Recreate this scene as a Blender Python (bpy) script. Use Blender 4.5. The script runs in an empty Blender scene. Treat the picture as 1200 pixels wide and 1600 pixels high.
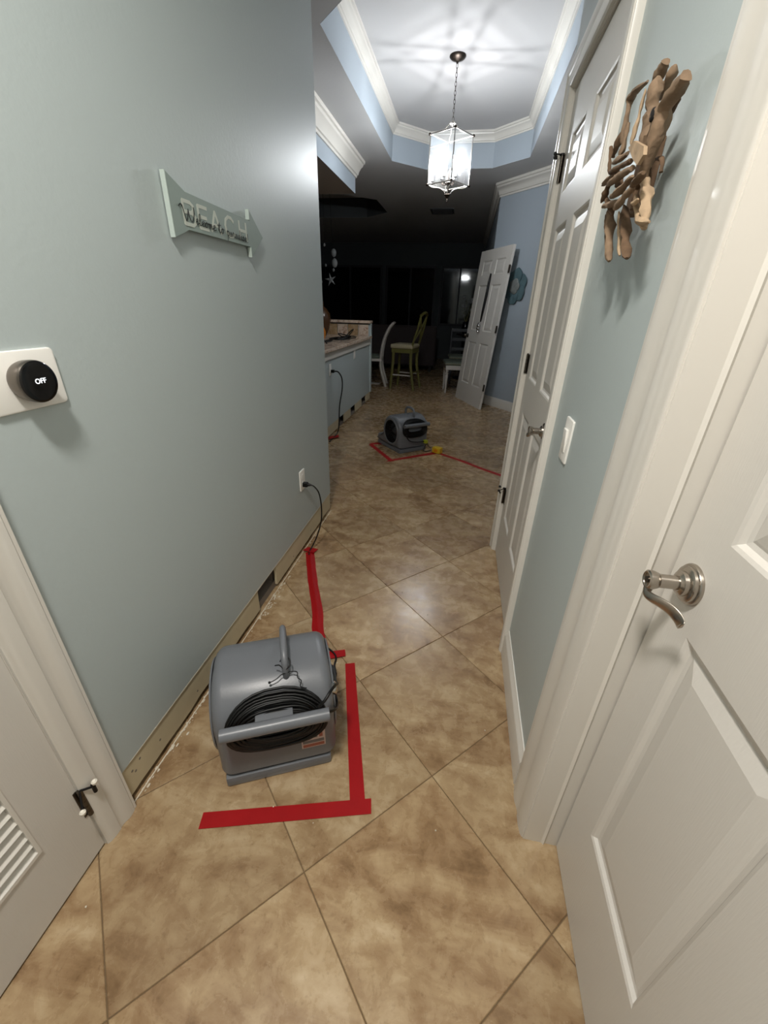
import bpy, bmesh, math, random
from mathutils import Vector, Matrix, noise
PI = math.pi
random.seed(7)
sc = bpy.context.scene
COL = sc.collection

# ------------------------------------------------------------------ camera, world, lights, exposure
cam_d = bpy.data.cameras.new('camera'); cam = bpy.data.objects.new('camera', cam_d); COL.objects.link(cam)
cam_d.sensor_fit = 'HORIZONTAL'; cam_d.sensor_width = 36.0; cam_d.lens = 634.55/1200*36
cam_d.clip_start = 0.02; cam_d.clip_end = 60
Rm = Matrix(((0.98295335, -0.10416115, 0.15150301), (0.18225722, 0.4436358, -0.87747911), (0.02418708, 0.89013355, 0.45505742)))
cam.matrix_world = Matrix.Translation((0, 0, 1.3934)) @ Rm.to_4x4()
sc.camera = cam

w = bpy.data.worlds.new('night'); sc.world = w; w.use_nodes = True
w.node_tree.nodes['Background'].inputs[0].default_value = (.5, .6, .8, 1)
w.node_tree.nodes['Background'].inputs[1].default_value = 0.002

def area(name, loc, rot, size, power, color):
    d = bpy.data.lights.new(name, 'AREA'); d.shape = 'DISK'; d.size = size; d.energy = power; d.color = color
    o = bpy.data.objects.new(name, d); COL.objects.link(o); o.location = loc; o.rotation_euler = rot
    return o
HALL = 50.5      # flush ceiling lamp of the hallway, above the photographer
area('hallway_lamp_light', (-.34, .0, 2.835), (0, 0, 0), .26, HALL, (1.0, .95, .885))
BULB = 860.0      # candle bulbs of the lantern (emission strength)
BULB_COL = (.95, .97, 1.0, 1)

vs = sc.view_settings
vs.view_transform = 'Standard'; vs.look = 'None'; vs.gamma = 1; vs.exposure = 0.0; vs.use_curve_mapping = False

# ------------------------------------------------------------------ materials
def lin(c):
    return tuple((x/12.92 if x <= .04045 else ((x+.055)/1.055)**2.4) for x in [v/255 for v in c]) + (1,)
def mat(name, rgb, rough=.5, metal=0, spec=.5, bump=0, bscale=60, var=0, vscale=4, emit=None, estr=0, coat=0, bdist=.002):
    m = bpy.data.materials.new(name); m.use_nodes = True; nt = m.node_tree; N = nt.nodes; L = nt.links
    b = N['Principled BSDF']; c = lin(rgb)
    b.inputs['Base Color'].default_value = c; b.inputs['Roughness'].default_value = rough
    b.inputs['Metallic'].default_value = metal; b.inputs['Specular IOR Level'].default_value = spec
    b.inputs['Coat Weight'].default_value = coat
    tc = N.new('ShaderNodeTexCoord')
    if bump:
        n = N.new('ShaderNodeTexNoise'); n.inputs['Scale'].default_value = bscale; n.inputs['Detail'].default_value = 3
        L.new(tc.outputs['Object'], n.inputs['Vector'])
        bp = N.new('ShaderNodeBump'); bp.inputs['Strength'].default_value = bump; bp.inputs['Distance'].default_value = bdist
        L.new(n.outputs['Fac'], bp.inputs['Height']); L.new(bp.outputs['Normal'], b.inputs['Normal'])
    if var:
        n = N.new('ShaderNodeTexNoise'); n.inputs['Scale'].default_value = vscale; n.inputs['Detail'].default_value = 4
        L.new(tc.outputs['Object'], n.inputs['Vector'])
        mx = N.new('ShaderNodeMix'); mx.data_type = 'RGBA'
        mx.inputs[6].default_value = tuple(x*(1-var) for x in c[:3])+(1,); mx.inputs[7].default_value = tuple(min(1, x*(1+var)) for x in c[:3])+(1,)
        L.new(n.outputs['Fac'], mx.inputs[0]); L.new(mx.outputs[2], b.inputs['Base Color'])
    if emit:
        b.inputs['Emission Color'].default_value = emit; b.inputs['Emission Strength'].default_value = estr
    return m

WALL = mat('sage_wall_paint', (178, 188, 188), .44, spec=.45, bump=.35, bscale=90, bdist=.0012)
WALLB = mat('blue_wall_paint', (162, 172, 181), .55, bump=.2, bscale=90, bdist=.001)
CEIL = mat('ceiling_paint', (196, 196, 196), .8, bump=.3, bscale=60, bdist=.002)
CEILH = mat('tray_ceiling_paint', (196, 195, 195), .8, bump=.2, bscale=60)
TRIM = mat('trim_enamel', (218, 214, 206), .34, bump=.05, bscale=20)
DOORM = mat('door_enamel', (210, 206, 199), .42, bump=.6, bscale=1, bdist=.0008)
DRY = mat('bare_drywall', (196, 183, 152), .8, bump=.3, bscale=40, var=.12, vscale=9)
PLASTER = mat('white_plaster_dust', (206, 196, 176), .9, bump=.5, bscale=90)
STUD = mat('grey_stud_wood', (122, 112, 102), .85, bump=.5, bscale=30, var=.25, vscale=14)
DARK = mat('dark_cavity', (16, 14, 12), .9)
GROUT = mat('grout', (112, 92, 66), .85, bump=.3, bscale=80)
NICKEL = mat('brushed_nickel', (176, 168, 158), .26, metal=1, bump=.1, bscale=200, bdist=.0003)
DKNICK = mat('aged_nickel', (92, 86, 78), .38, metal=1)
CHROME = mat('chrome', (200, 200, 200), .12, metal=1)
RUBW = mat('white_rubber', (224, 218, 204), .6)
BLACKM = mat('black_metal', (22, 20, 20), .4, metal=.6)
BLACK = mat('black_rubber', (7, 7, 7), .42, spec=.35)
PLAST = mat('white_plastic', (238, 236, 230), .3)
GREY = mat('grey_rotomould_plastic', (104, 107, 112), .36, bump=.25, bscale=160, bdist=.0008)
GREYD = mat('dark_grey_plastic', (58, 60, 63), .5)
VOID = mat('intake_black', (9, 9, 10), .7)
TAPE = mat('red_tape', (150, 2, 8), .6, spec=.25, bump=.4, bscale=50, bdist=.0015, var=.12, vscale=12)
SCREEN = mat('black_glass', (6, 6, 8), .12)
GLOW = mat('screen_glyphs', (255, 255, 255), .5, emit=(.85, .93, 1, 1), estr=1.4)
SIGN = mat('sage_sign_paint', (136, 150, 144), .55, bump=.2, bscale=60)
SIGNE = mat('pale_sign_edge', (176, 188, 182), .55)
LETTER = mat('pale_letter_paint', (188, 194, 184), .6)
INK = mat('black_script_paint', (30, 32, 34), .5)
WOODA = mat('driftwood_brown', (128, 106, 84), .85, bump=.9, bscale=45, var=.55, vscale=34, bdist=.004)
WOODB = mat('driftwood_pale', (168, 144, 116), .85, bump=.8, bscale=45, var=.4, vscale=34, bdist=.004)
WOODC = mat('driftwood_dark', (98, 76, 56), .9, bump=.9, bscale=45, var=.6, vscale=34, bdist=.004)
BRONZE = mat('bronze_metal', (70, 62, 56), .33, metal=.9)
STEEL = mat('polished_lantern_metal', (170, 166, 160), .3, metal=1)
GREENW = mat('green_wood_paint', (98, 95, 46), .45, var=.2, vscale=9)
CREAM = mat('cream_upholstery', (170, 160, 130), .85, bump=.4, bscale=120)
WHITEW = mat('white_wood_paint', (200, 194, 186), .4)
GREENC = mat('grey_green_cushion', (92, 100, 88), .9, bump=.4, bscale=120)
TEAL = mat('teal_metal_petal', (84, 108, 114), .5, var=.25, vscale=9)
ROSEG = mat('grey_petal', (120, 124, 122), .6, var=.25, vscale=12)
ORANGE = mat('orange_plastic', (214, 132, 20), .4)
YELLOW = mat('yellow_plastic', (214, 176, 34), .4)
LIME = mat('yellow_green_plastic', (168, 178, 44), .4)
AMBER = mat('amber_glazed_vase', (70, 44, 22), .25, var=.3, vscale=14)
SOFA = mat('taupe_sofa_fabric', (62, 54, 54), .95, bump=.3, bscale=90)
WINF = mat('dark_window_frame', (38, 38, 42), .6)
NIGHT = mat('night_glass', (5, 6, 8), .06)
LABEL = mat('label_paper', (196, 176, 168), .6)
LABELR = mat('label_print', (150, 84, 66), .6)
LABELG = mat('label_grey_print', (110, 104, 104), .6)
SHELL = mat('white_shell', (120, 122, 122), .7)
GRANITE = None
SOFFIT = mat('soffit_paint', (150, 140, 130), .8)
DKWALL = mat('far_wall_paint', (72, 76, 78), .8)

def granite():
    m = mat('granite', (170, 150, 130), .18); nt = m.node_tree; N = nt.nodes; L = nt.links; b = N['Principled BSDF']
    tc = N.new('ShaderNodeTexCoord'); v = N.new('ShaderNodeTexVoronoi'); v.inputs['Scale'].default_value = 60
    n = N.new('ShaderNodeTexNoise'); n.inputs['Scale'].default_value = 18; n.inputs['Detail'].default_value = 6
    r = N.new('ShaderNodeValToRGB'); e = r.color_ramp.elements
    e[0].position = .3; e[0].color = lin((84, 62, 52)); e[1].position = .7; e[1].color = lin((206, 188, 170))
    q = e.new(.5); q.color = lin((168, 138, 116))
    mx = N.new('ShaderNodeMath'); mx.operation = 'ADD'; mm = N.new('ShaderNodeMath'); mm.operation = 'MULTIPLY'; mm.inputs[1].default_value = .35
    L.new(tc.outputs['Object'], v.inputs['Vector']); L.new(tc.outputs['Object'], n.inputs['Vector'])
    L.new(v.outputs['Distance'], mm.inputs[0]); L.new(mm.outputs[0], mx.inputs[0]); L.new(n.outputs['Fac'], mx.inputs[1])
    L.new(mx.outputs[0], r.inputs['Fac']); L.new(r.outputs['Color'], b.inputs['Base Color'])
    return m
GRANITE = granite()

def travertine():
    m = bpy.data.materials.new('travertine_tile'); m.use_nodes = True; nt = m.node_tree; N = nt.nodes; L = nt.links
    b = N['Principled BSDF']
    geo = N.new('ShaderNodeNewGeometry'); oi = N.new('ShaderNodeObjectInfo')
    add = N.new('ShaderNodeVectorMath'); add.operation = 'ADD'
    sc_ = N.new('ShaderNodeVectorMath'); sc_.operation = 'SCALE'; sc_.inputs[0].default_value = (17, 31, 5)
    L.new(oi.outputs['Random'], sc_.inputs['Scale']); L.new(geo.outputs['Position'], add.inputs[0]); L.new(sc_.outputs[0], add.inputs[1])
    mp = N.new('ShaderNodeMapping'); mp.inputs['Rotation'].default_value = (0, 0, .5); mp.inputs['Scale'].default_value = (1, 2.1, 1)
    L.new(add.outputs[0], mp.inputs['Vector'])
    def nz(s, d, dist, src):
        n = N.new('ShaderNodeTexNoise'); n.inputs['Scale'].default_value = s; n.inputs['Detail'].default_value = d
        n.inputs['Distortion'].default_value = dist; n.inputs['Roughness'].default_value = .62; L.new(src, n.inputs['Vector']); return n
    n1 = nz(2.6, 7, 1.2, mp.outputs[0]); n2 = nz(17, 8, .4, add.outputs[0]); n3 = nz(75, 3, 0, add.outputs[0])
    r = N.new('ShaderNodeValToRGB'); e = r.color_ramp.elements
    e[0].position = .33; e[0].color = lin((114, 88, 60)); e[1].position = .70; e[1].color = lin((200, 179, 146))
    q = e.new(.44); q.color = lin((148, 120, 88)); q = e.new(.55); q.color = lin((172, 147, 112))
    # fac = .62 n1 + .38 n2
    ma = N.new('ShaderNodeMath'); ma.operation = 'MULTIPLY'; ma.inputs[1].default_value = .62; L.new(n1.outputs['Fac'], ma.inputs[0])
    mb = N.new('ShaderNodeMath'); mb.operation = 'MULTIPLY_ADD'; mb.inputs[1].default_value = .38; L.new(n2.outputs['Fac'], mb.inputs[0]); L.new(ma.outputs[0], mb.inputs[2])
    L.new(mb.outputs[0], r.inputs['Fac'])
    # tile to tile tone
    hv = N.new('ShaderNodeHueSaturation'); L.new(r.outputs['Color'], hv.inputs['Color'])
    mr = N.new('ShaderNodeMapRange'); mr.inputs['To Min'].default_value = .82; mr.inputs['To Max'].default_value = 1.06
    L.new(oi.outputs['Random'], mr.inputs['Value']); L.new(mr.outputs[0], hv.inputs['Value'])
    hv.inputs['Saturation'].default_value = 1.0
    # pits and pale flecks
    r2 = N.new('ShaderNodeValToRGB'); r2.color_ramp.elements[0].position = .27; r2.color_ramp.elements[0].color = (.55, .48, .4, 1)
    r2.color_ramp.elements[1].position = .42; r2.color_ramp.elements[1].color = (1, 1, 1, 1)
    L.new(n3.outputs['Fac'], r2.inputs['Fac'])
    mu = N.new('ShaderNodeMix'); mu.data_type = 'RGBA'; mu.blend_type = 'MULTIPLY'; mu.inputs[0].default_value = .45
    L.new(hv.outputs['Color'], mu.inputs[6]); L.new(r2.outputs['Color'], mu.inputs[7]); L.new(mu.outputs[2], b.inputs['Base Color'])
    rr = N.new('ShaderNodeMapRange'); rr.inputs['To Min'].default_value = .10; rr.inputs['To Max'].default_value = .44
    L.new(n2.outputs['Fac'], rr.inputs['Value']); L.new(rr.outputs[0], b.inputs['Roughness'])
    bp = N.new('ShaderNodeBump'); bp.inputs['Strength'].default_value = .35; bp.inputs['Distance'].default_value = .0015
    L.new(mb.outputs[0], bp.inputs['Height']); L.new(bp.outputs['Normal'], b.inputs['Normal'])
    b.inputs['Specular IOR Level'].default_value = .45
    return m
TRAV = travertine()

def glass_pane():
    m = bpy.data.materials.new('clear_lantern_glass'); m.use_nodes = True; nt = m.node_tree; N = nt.nodes; L = nt.links
    N.remove(N['Principled BSDF']); out = N['Material Output']
    t = N.new('ShaderNodeBsdfTransparent'); t.inputs[0].default_value = (.96, .98, .98, 1)
    g = N.new('ShaderNodeBsdfGlossy'); g.inputs['Roughness'].default_value = .08
    f = N.new('ShaderNodeFresnel'); f.inputs[0].default_value = 1.45
    x = N.new('ShaderNodeMixShader'); L.new(f.outputs[0], x.inputs[0]); L.new(t.outputs[0], x.inputs[1]); L.new(g.outputs[0], x.inputs[2])
    # slight scatter whitens the panes, standing in for the bulbs' glare
    d = N.new('ShaderNodeBsdfTranslucent'); d.inputs[0].default_value = (.95, .97, 1, 1)
    h = N.new('ShaderNodeMixShader'); nz = N.new('ShaderNodeTexNoise'); nz.inputs['Scale'].default_value = 30
    mr = N.new('ShaderNodeMapRange'); mr.inputs['To Min'].default_value = .0; mr.inputs['To Max'].default_value = .030
    L.new(nz.outputs['Fac'], mr.inputs['Value']); L.new(mr.outputs[0], h.inputs[0])
    L.new(x.outputs[0], h.inputs[1]); L.new(d.outputs[0], h.inputs[2]); L.new(h.outputs[0], out.inputs['Surface'])
    return m
GLASS = glass_pane()
STATM = mat('thermostat_metal', (120, 113, 106), .3, metal=1)

def door_grain():
    nt = DOORM.node_tree; N = nt.nodes; L = nt.links
    for n in N:
        if n.type == 'TEX_NOISE':
            mp = N.new('ShaderNodeMapping'); mp.inputs['Scale'].default_value = (300, 300, 22)
            tc = [q for q in N if q.type == 'TEX_COORD'][0]
            L.new(tc.outputs['Object'], mp.inputs['Vector']); L.new(mp.outputs[0], n.inputs['Vector'])
            n.inputs['Scale'].default_value = 1
door_grain()

# ------------------------------------------------------------------ mesh helpers
def mk(name, bm, m, parent=None, smooth=False, recalc=True):
    if recalc: bmesh.ops.recalc_face_normals(bm, faces=bm.faces)
    me = bpy.data.meshes.new(name); bm.to_mesh(me); bm.free()
    if smooth:
        for p in me.polygons: p.use_smooth = True
        if smooth is not True:
            me.set_sharp_from_angle(angle=math.radians(smooth))
    if isinstance(m, (list, tuple)):
        for q in m: me.materials.append(q)
    else: me.materials.append(m)
    o = bpy.data.objects.new(name, me); COL.objects.link(o)
    if parent: o.parent = parent
    return o
def empty(name, loc=(0, 0, 0), rz=0):
    o = bpy.data.objects.new(name, None); COL.objects.link(o); o.location = loc; o.rotation_euler = (0, 0, rz)
    o.empty_display_size = .05
    return o
def tag(o, label, cat, group=None):
    o['label'] = label; o['category'] = cat
    if group: o['group'] = group
    return o
def struct(o): o['kind'] = 'structure'; return o
def box(bm, x0, x1, y0, y1, z0, z1, bev=0, M=None):
    vs_ = [bm.verts.new(v) for v in ((x0,y0,z0),(x1,y0,z0),(x1,y1,z0),(x0,y1,z0),(x0,y0,z1),(x1,y0,z1),(x1,y1,z1),(x0,y1,z1))]
    fs = [(0,3,2,1),(4,5,6,7),(0,1,5,4),(1,2,6,5),(2,3,7,6),(3,0,4,7)]
    F = [bm.faces.new([vs_[i] for i in f]) for f in fs]
    if bev:
        es = list({e for f in F for e in f.edges})
        r = bmesh.ops.bevel(bm, geom=es, offset=bev, segments=2, affect='EDGES', profile=.6)
        vs_ = list({v for f in r['faces'] for v in f.verts} | {v for v in vs_ if v.is_valid})
        # include every vertex connected
        seen = set(vs_); st = list(vs_)
        while st:
            v = st.pop()
            for e in v.link_edges:
                o = e.other_vert(v)
                if o not in seen: seen.add(o); st.append(o)
        vs_ = list(seen)
    if M is not None: bmesh.ops.transform(bm, matrix=M, verts=vs_)
    return vs_
def bx(name, dims, m, parent=None, bev=0, smooth=False):
    bm = bmesh.new(); box(bm, *dims, bev=bev); return mk(name, bm, m, parent, smooth=smooth)
def prism(bm, pts, a, b, axis='z'):
    """extrude a polygon between a and b along axis; pts are the other two coordinates in cyclic order"""
    def P(p, t):
        return {'z': (p[0], p[1], t), 'y': (p[0], t, p[1]), 'x': (t, p[0], p[1])}[axis]
    A = [bm.verts.new(P(p, a)) for p in pts]; B = [bm.verts.new(P(p, b)) for p in pts]
    n = len(pts)
    for i in range(n): bm.faces.new((A[i], A[(i+1) % n], B[(i+1) % n], B[i]))
    bm.faces.new(A[::-1]); bm.faces.new(B)
def catmull(pts, k=6, closed=False):
    P = [Vector(p) for p in pts]; n = len(P); out = []
    rng = range(n) if closed else range(n-1)
    for i in rng:
        if closed: a, b, c, d = P[(i-1) % n], P[i], P[(i+1) % n], P[(i+2) % n]
        else: a, b, c, d = P[max(i-1, 0)], P[i], P[i+1], P[min(i+2, n-1)]
        for j in range(k):
            t = j/k
            out.append(.5*((2*b)+(-a+c)*t+(2*a-5*b+4*c-d)*t*t+(-a+3*b-3*c+d)*t**3))
    if not closed: out.append(P[-1])
    return out
def tube(bm, pts, r, seg=8, closed=False, rfun=None, caps=True, flat=None):
    P = [Vector(p) for p in pts]; n = len(P); rings = []
    t0 = (P[1]-P[0]).normalized(); up = Vector((0, 0, 1)) if abs(t0.z) < .9 else Vector((1, 0, 0))
    side = t0.cross(up).normalized()
    for i in range(n):
        if closed: t = (P[(i+1) % n]-P[i-1]).normalized()
        else: t = (P[min(i+1, n-1)]-P[max(i-1, 0)]).normalized()
        side = (side - t*side.dot(t))
        if side.length < 1e-6: side = t.orthogonal()
        side.normalize(); u = t.cross(side)
        rr = r if rfun is None else r*rfun(i/(n-1))
        f = flat or 1
        rings.append([bm.verts.new(P[i]+side*math.cos(2*PI*k/seg)*rr+u*math.sin(2*PI*k/seg)*rr*f) for k in range(seg)])
    for i in range(n if closed else n-1):
        a, b = rings[i], rings[(i+1) % n]
        for k in range(seg): bm.faces.new((a[k], a[(k+1) % seg], b[(k+1) % seg], b[k]))
    if caps and not closed:
        bm.faces.new(rings[0][::-1]); bm.faces.new(rings[-1])
def lathe(bm, prof, seg=24, M=None):
    """prof: (r, z)"""
    rings = []; allv = []
    for r, z in prof:
        if r < 1e-5: v = bm.verts.new((0, 0, z)); rings.append([v]); allv.append(v)
        else:
            ring = [bm.verts.new((r*math.cos(2*PI*k/seg), r*math.sin(2*PI*k/seg), z)) for k in range(seg)]; rings.append(ring); allv += ring
    for a, b in zip(rings, rings[1:]):
        for k in range(seg):
            k2 = (k+1) % seg
            if len(a) == 1 and len(b) == 1: continue
            if len(a) == 1: bm.faces.new((a[0], b[k2], b[k]))
            elif len(b) == 1: bm.faces.new((a[k], a[k2], b[0]))
            else: bm.faces.new((a[k], a[k2], b[k2], b[k]))
    if M is not None: bmesh.ops.transform(bm, matrix=M, verts=allv)
    return allv
def sweep(bm, prof, path, closed=False, caps=True):
    """prof: list of (outward, z); path: (x, y) list; outward is to the LEFT of travel; mitred"""
    n = len(path); P = [Vector((p[0], p[1])) for p in path]; rings = []
    for i in range(n):
        if closed: d0 = (P[i]-P[i-1]).normalized(); d1 = (P[(i+1) % n]-P[i]).normalized()
        else:
            d1 = (P[min(i+1, n-1)]-P[min(i, n-2)]).normalized(); d0 = (P[max(i, 1)]-P[max(i-1, 0)]).normalized()
        n0 = Vector((-d0.y, d0.x)); n1 = Vector((-d1.y, d1.x)); m_ = (n0+n1); m_ = m_/(m_.dot(n0))
        rings.append([bm.verts.new((P[i].x+m_.x*o, P[i].y+m_.y*o, z)) for o, z in prof])
    k = len(prof)
    for i in range(n if closed else n-1):
        a, b = rings[i], rings[(i+1) % n]
        for j in range(k): bm.faces.new((a[j], a[(j+1) % k], b[(j+1) % k], b[j]))
    if caps and not closed: bm.faces.new(rings[0][::-1]); bm.faces.new(rings[-1])
def text_mesh(name, s, size, ext, m, parent, loc, rot, bevel=0):
    c = bpy.data.curves.new(name, 'FONT'); c.body = s; c.size = size; c.extrude = ext; c.align_x = 'CENTER'; c.align_y = 'CENTER'; c.offset = bevel
    t = bpy.data.objects.new(name, c); COL.objects.link(t)
    dg = bpy.context.evaluated_depsgraph_get(); me = bpy.data.meshes.new_from_object(t.evaluated_get(dg))
    bpy.data.objects.remove(t); me.materials.clear(); me.materials.append(m)
    o = bpy.data.objects.new(name, me); COL.objects.link(o); o.parent = parent; o.location = loc; o.rotation_euler = rot
    return o

# ------------------------------------------------------------------ constants of the place
XL = -.862         # left hallway wall face
XR = .325          # right hallway wall face
YEND_L = 2.63; YEND_R = 2.45
ZC = 2.88          # ceiling
ZT = 3.215         # entry tray ceiling

# ------------------------------------------------------------------ floor and its tiles
floor = struct(bx('floor', (-6.5, 3.0, -2.0, 14.0, -.10, -.0035), GROUT))
D = .3256; X0 = -.2818; Y0 = .5004
def tile_mesh():
    bm = bmesh.new(); h = D-.0018
    top = [(h, 0), (0, h), (-h, 0), (0, -h)]
    e = .0022; t2 = [(a*(h-e)/h, b*(h-e)/h) for a, b in top]
    A = [bm.verts.new((x, y, -.010)) for x, y in top]; B = [bm.verts.new((x, y, -.0014)) for x, y in top]; C_ = [bm.verts.new((x, y, 0)) for x, y in t2]
    for i in range(4):
        j = (i+1) % 4; bm.faces.new((A[i], A[j], B[j], B[i])); bm.faces.new((B[i], B[j], C_[j], C_[i]))
    bm.faces.new(C_)
    return bm
first = None
for j in range(-5, 30):
    for i in range(-8, 8):
        if (i+j) % 2 == 0: continue
        x = X0+D*i; y = Y0+D*j
        if y < 2.7:
            if x < -1.12 or x > (.75 if y < 1.2 else .62) or y < -1.0: continue
            if y < .3 and x < -1.2: continue
        else:
            if x < (-1.75 if y < 6.3 else -2.6) or x > 1.9 or y > 9.6: continue
        if first is None: o = mk('tile', tile_mesh(), TRAV, floor); first = o
        else: o = first.copy(); COL.objects.link(o)
        o.location = (x, y, random.uniform(-.0006, 0))
# travertine field beyond the last tiles, too far to tell apart
far_field = bx('far_tile_field', (-6.4, 2.9, 9.75, 13.0, -.003, -.0008), TRAV, floor)
far_field2 = bx('far_tile_field', (-6.4, -2.75, 2.7, 9.75, -.003, -.0008), TRAV, floor)

# ------------------------------------------------------------------ walls
# left hallway wall: paint stops 14 cm above the floor where the baseboard was torn off
wl = empty('wall_left', (0, 0, 0)); struct(wl)
bm = bmesh.new(); box(bm, XL-.115, XL, .455, YEND_L, .142, ZC); box(bm, XL-.115, XL, -2.0, -.42, .0, ZC); box(bm, XL-.115, XL, -.42, .455, 2.19, ZC)
mk('painted_drywall', bm, WALL, wl)
# ragged white paint line
def ragged(bm, y0, y1, zc, x, hw, n, amp):
    prev = None
    for k in range(n+1):
        y = y0+(y1-y0)*k/n; w_ = hw*(.5+random.random()*amp)
        a = bm.verts.new((x, y, zc-w_)); b = bm.verts.new((x, y, zc+w_*.6)); c = bm.verts.new((x-.004, y, zc+w_*.6)); d = bm.verts.new((x-.004, y, zc-w_))
        if prev:
            for q in range(4): bm.faces.new((prev[q], prev[(q+1) % 4], (a, b, c, d)[(q+1) % 4], (a, b, c, d)[q]))
        prev = (a, b, c, d)
bm = bmesh.new(); ragged(bm, .60, YEND_L, .143, XL+.0006, .0022, 60, 1.2); mk('torn_paint_edge', bm, PLASTER, wl)
def strip(y0, y1):
    bm = bmesh.new(); n = 14; pr = None
    rows = []
    for k in range(n+1):
        y = y0+(y1-y0)*k/n; zb = .024+random.uniform(-.004, .004) if 0 < k < n else .022
        rows.append([bm.verts.new((XL-.003, y, zb)), bm.verts.new((XL-.003, y, .144)), bm.verts.new((XL-.016, y, .144)), bm.verts.new((XL-.016, y, zb))])
    for a, b in zip(rows, rows[1:]):
        for q in range(4): bm.faces.new((a[q], a[(q+1) % 4], b[(q+1) % 4], b[q]))
    bm.faces.new(rows[0]); bm.faces.new(rows[-1][::-1])
    return mk('drywall_strip', bm, DRY, wl)
strip(.555, 1.452); strip(1.662, YEND_L-.005)
# end return strip of the wall
bx('drywall_strip', (XL-.11, XL-.012, YEND_L-.016, YEND_L-.003, .022, .143), DRY, wl)
bx('sole_plate', (XL-.105, XL-.02, .46, YEND_L-.02, .0, .040), STUD, wl)
bx('stud', (XL-.105, XL-.03, 1.66, 1.70, .04, .142), STUD, wl)
bx('cavity_shade_back', (XL-.115, XL-.106, .46, YEND_L-.02, .0, .142), DARK, wl)  # near-black colour stands in for the shade inside the wall cavity
# knots, scrawl and screw heads on the bare strip
def smudge(y, z, r):
    bm = bmesh.new(); lathe(bm, [(0, .0006), (r, .0004), (r*1.1, 0)], 10, Matrix.Translation((XL-.003, y, z)) @ Matrix.Rotation(PI/2, 4, 'Y')); mk('screw_mark', bm, STUD, wl)
for y, z in ((.60, .10), (.61, .085), (.635, .108), (.72, .075), (.93, .06), (1.9, .05), (2.2, .06)): smudge(y, z, .004)
# crumbs of thinset and plaster along the wall
bm = bmesh.new()
for k in range(170):
    y = random.choice([random.uniform(.58, 2.6), random.gauss(1.55, .12), random.uniform(.6, 1.1)]); 
    if not .5 < y < 2.6: continue
    x = XL+abs(random.gauss(.004, .008)) + (.0 if abs(y-1.6) > .2 else abs(random.gauss(0, .012)))
    r = random.uniform(.001, .0045)
    bmesh.ops.create_icosphere(bm, subdivisions=1, radius=r, matrix=Matrix.Translation((x, y, r*.3)) @ Matrix.Diagonal((1, random.uniform(1, 3), .5, 1)))
for k in range(40):
    x = random.uniform(-.82, .3); y = random.uniform(.3, 2.5); r = random.uniform(.0012, .003)
    bmesh.ops.create_icosphere(bm, subdivisions=1, radius=r, matrix=Matrix.Translation((x, y, r*.3)))
o = mk('plaster_crumbs', bm, PLASTER, floor); o['kind'] = 'stuff'
# thin line of leftover thinset against the wall
bm = bmesh.new()
ragged(bm, .50, 2.62, .001, XL+.006, .0013, 70, 1.5); mk('thinset_line', bm, PLASTER, wl)

# right wall with two door openings (near door y<.70, far door 1.50-2.32)
DN0, DN1 = -.185, .703; DF0, DF1 = 1.497, 2.322; DH = 2.185
bm = bmesh.new(); xr2 = XR+.12
box(bm, XR, xr2, DN1, DF0, 0, ZC); box(bm, XR, xr2, DN0, DN1, DH, ZC); box(bm, XR, xr2, -2.0, DN0, 0, ZC)
box(bm, XR, xr2, DF0, DF1, DH, ZC); box(bm, XR, xr2, DF1, YEND_R, 0, ZC)
struct(mk('wall_right', bm, WALL))
# closet backs so that no light leaks round the doors
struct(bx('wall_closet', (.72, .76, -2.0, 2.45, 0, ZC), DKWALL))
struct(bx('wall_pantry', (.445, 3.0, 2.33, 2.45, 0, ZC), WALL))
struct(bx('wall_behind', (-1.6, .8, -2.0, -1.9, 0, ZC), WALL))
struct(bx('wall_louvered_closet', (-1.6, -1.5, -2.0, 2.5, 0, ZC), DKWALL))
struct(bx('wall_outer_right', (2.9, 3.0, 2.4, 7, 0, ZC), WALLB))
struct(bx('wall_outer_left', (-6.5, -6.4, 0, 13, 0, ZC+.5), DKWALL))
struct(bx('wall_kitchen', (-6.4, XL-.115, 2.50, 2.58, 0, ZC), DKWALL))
# angled blue wall past the hallway
A0 = Vector((.28, 7.05)); AD = Vector((.50, -.65)).normalized(); AN = Vector((-AD.y, AD.x))   # AN points away from the hallway
def along(s, off=0): p = A0+AD*s+AN*off; return (p.x, p.y)
A1 = along(2.5)
bm = bmesh.new(); prism(bm, [along(0), A1, along(2.5, .12), along(.0, .12)], 0, ZC); struct(mk('wall_angled', bm, WALLB))
struct(bx('wall_return', (A0.x+.001, A0.x+.12, 7.16, 13.0, 0, ZC), WALLB))
struct(bx('wall_outer_far_right', (A1[0]-.05, 3.0, A1[1]-.02, A1[1]+.1, 0, ZC), WALLB))

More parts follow.
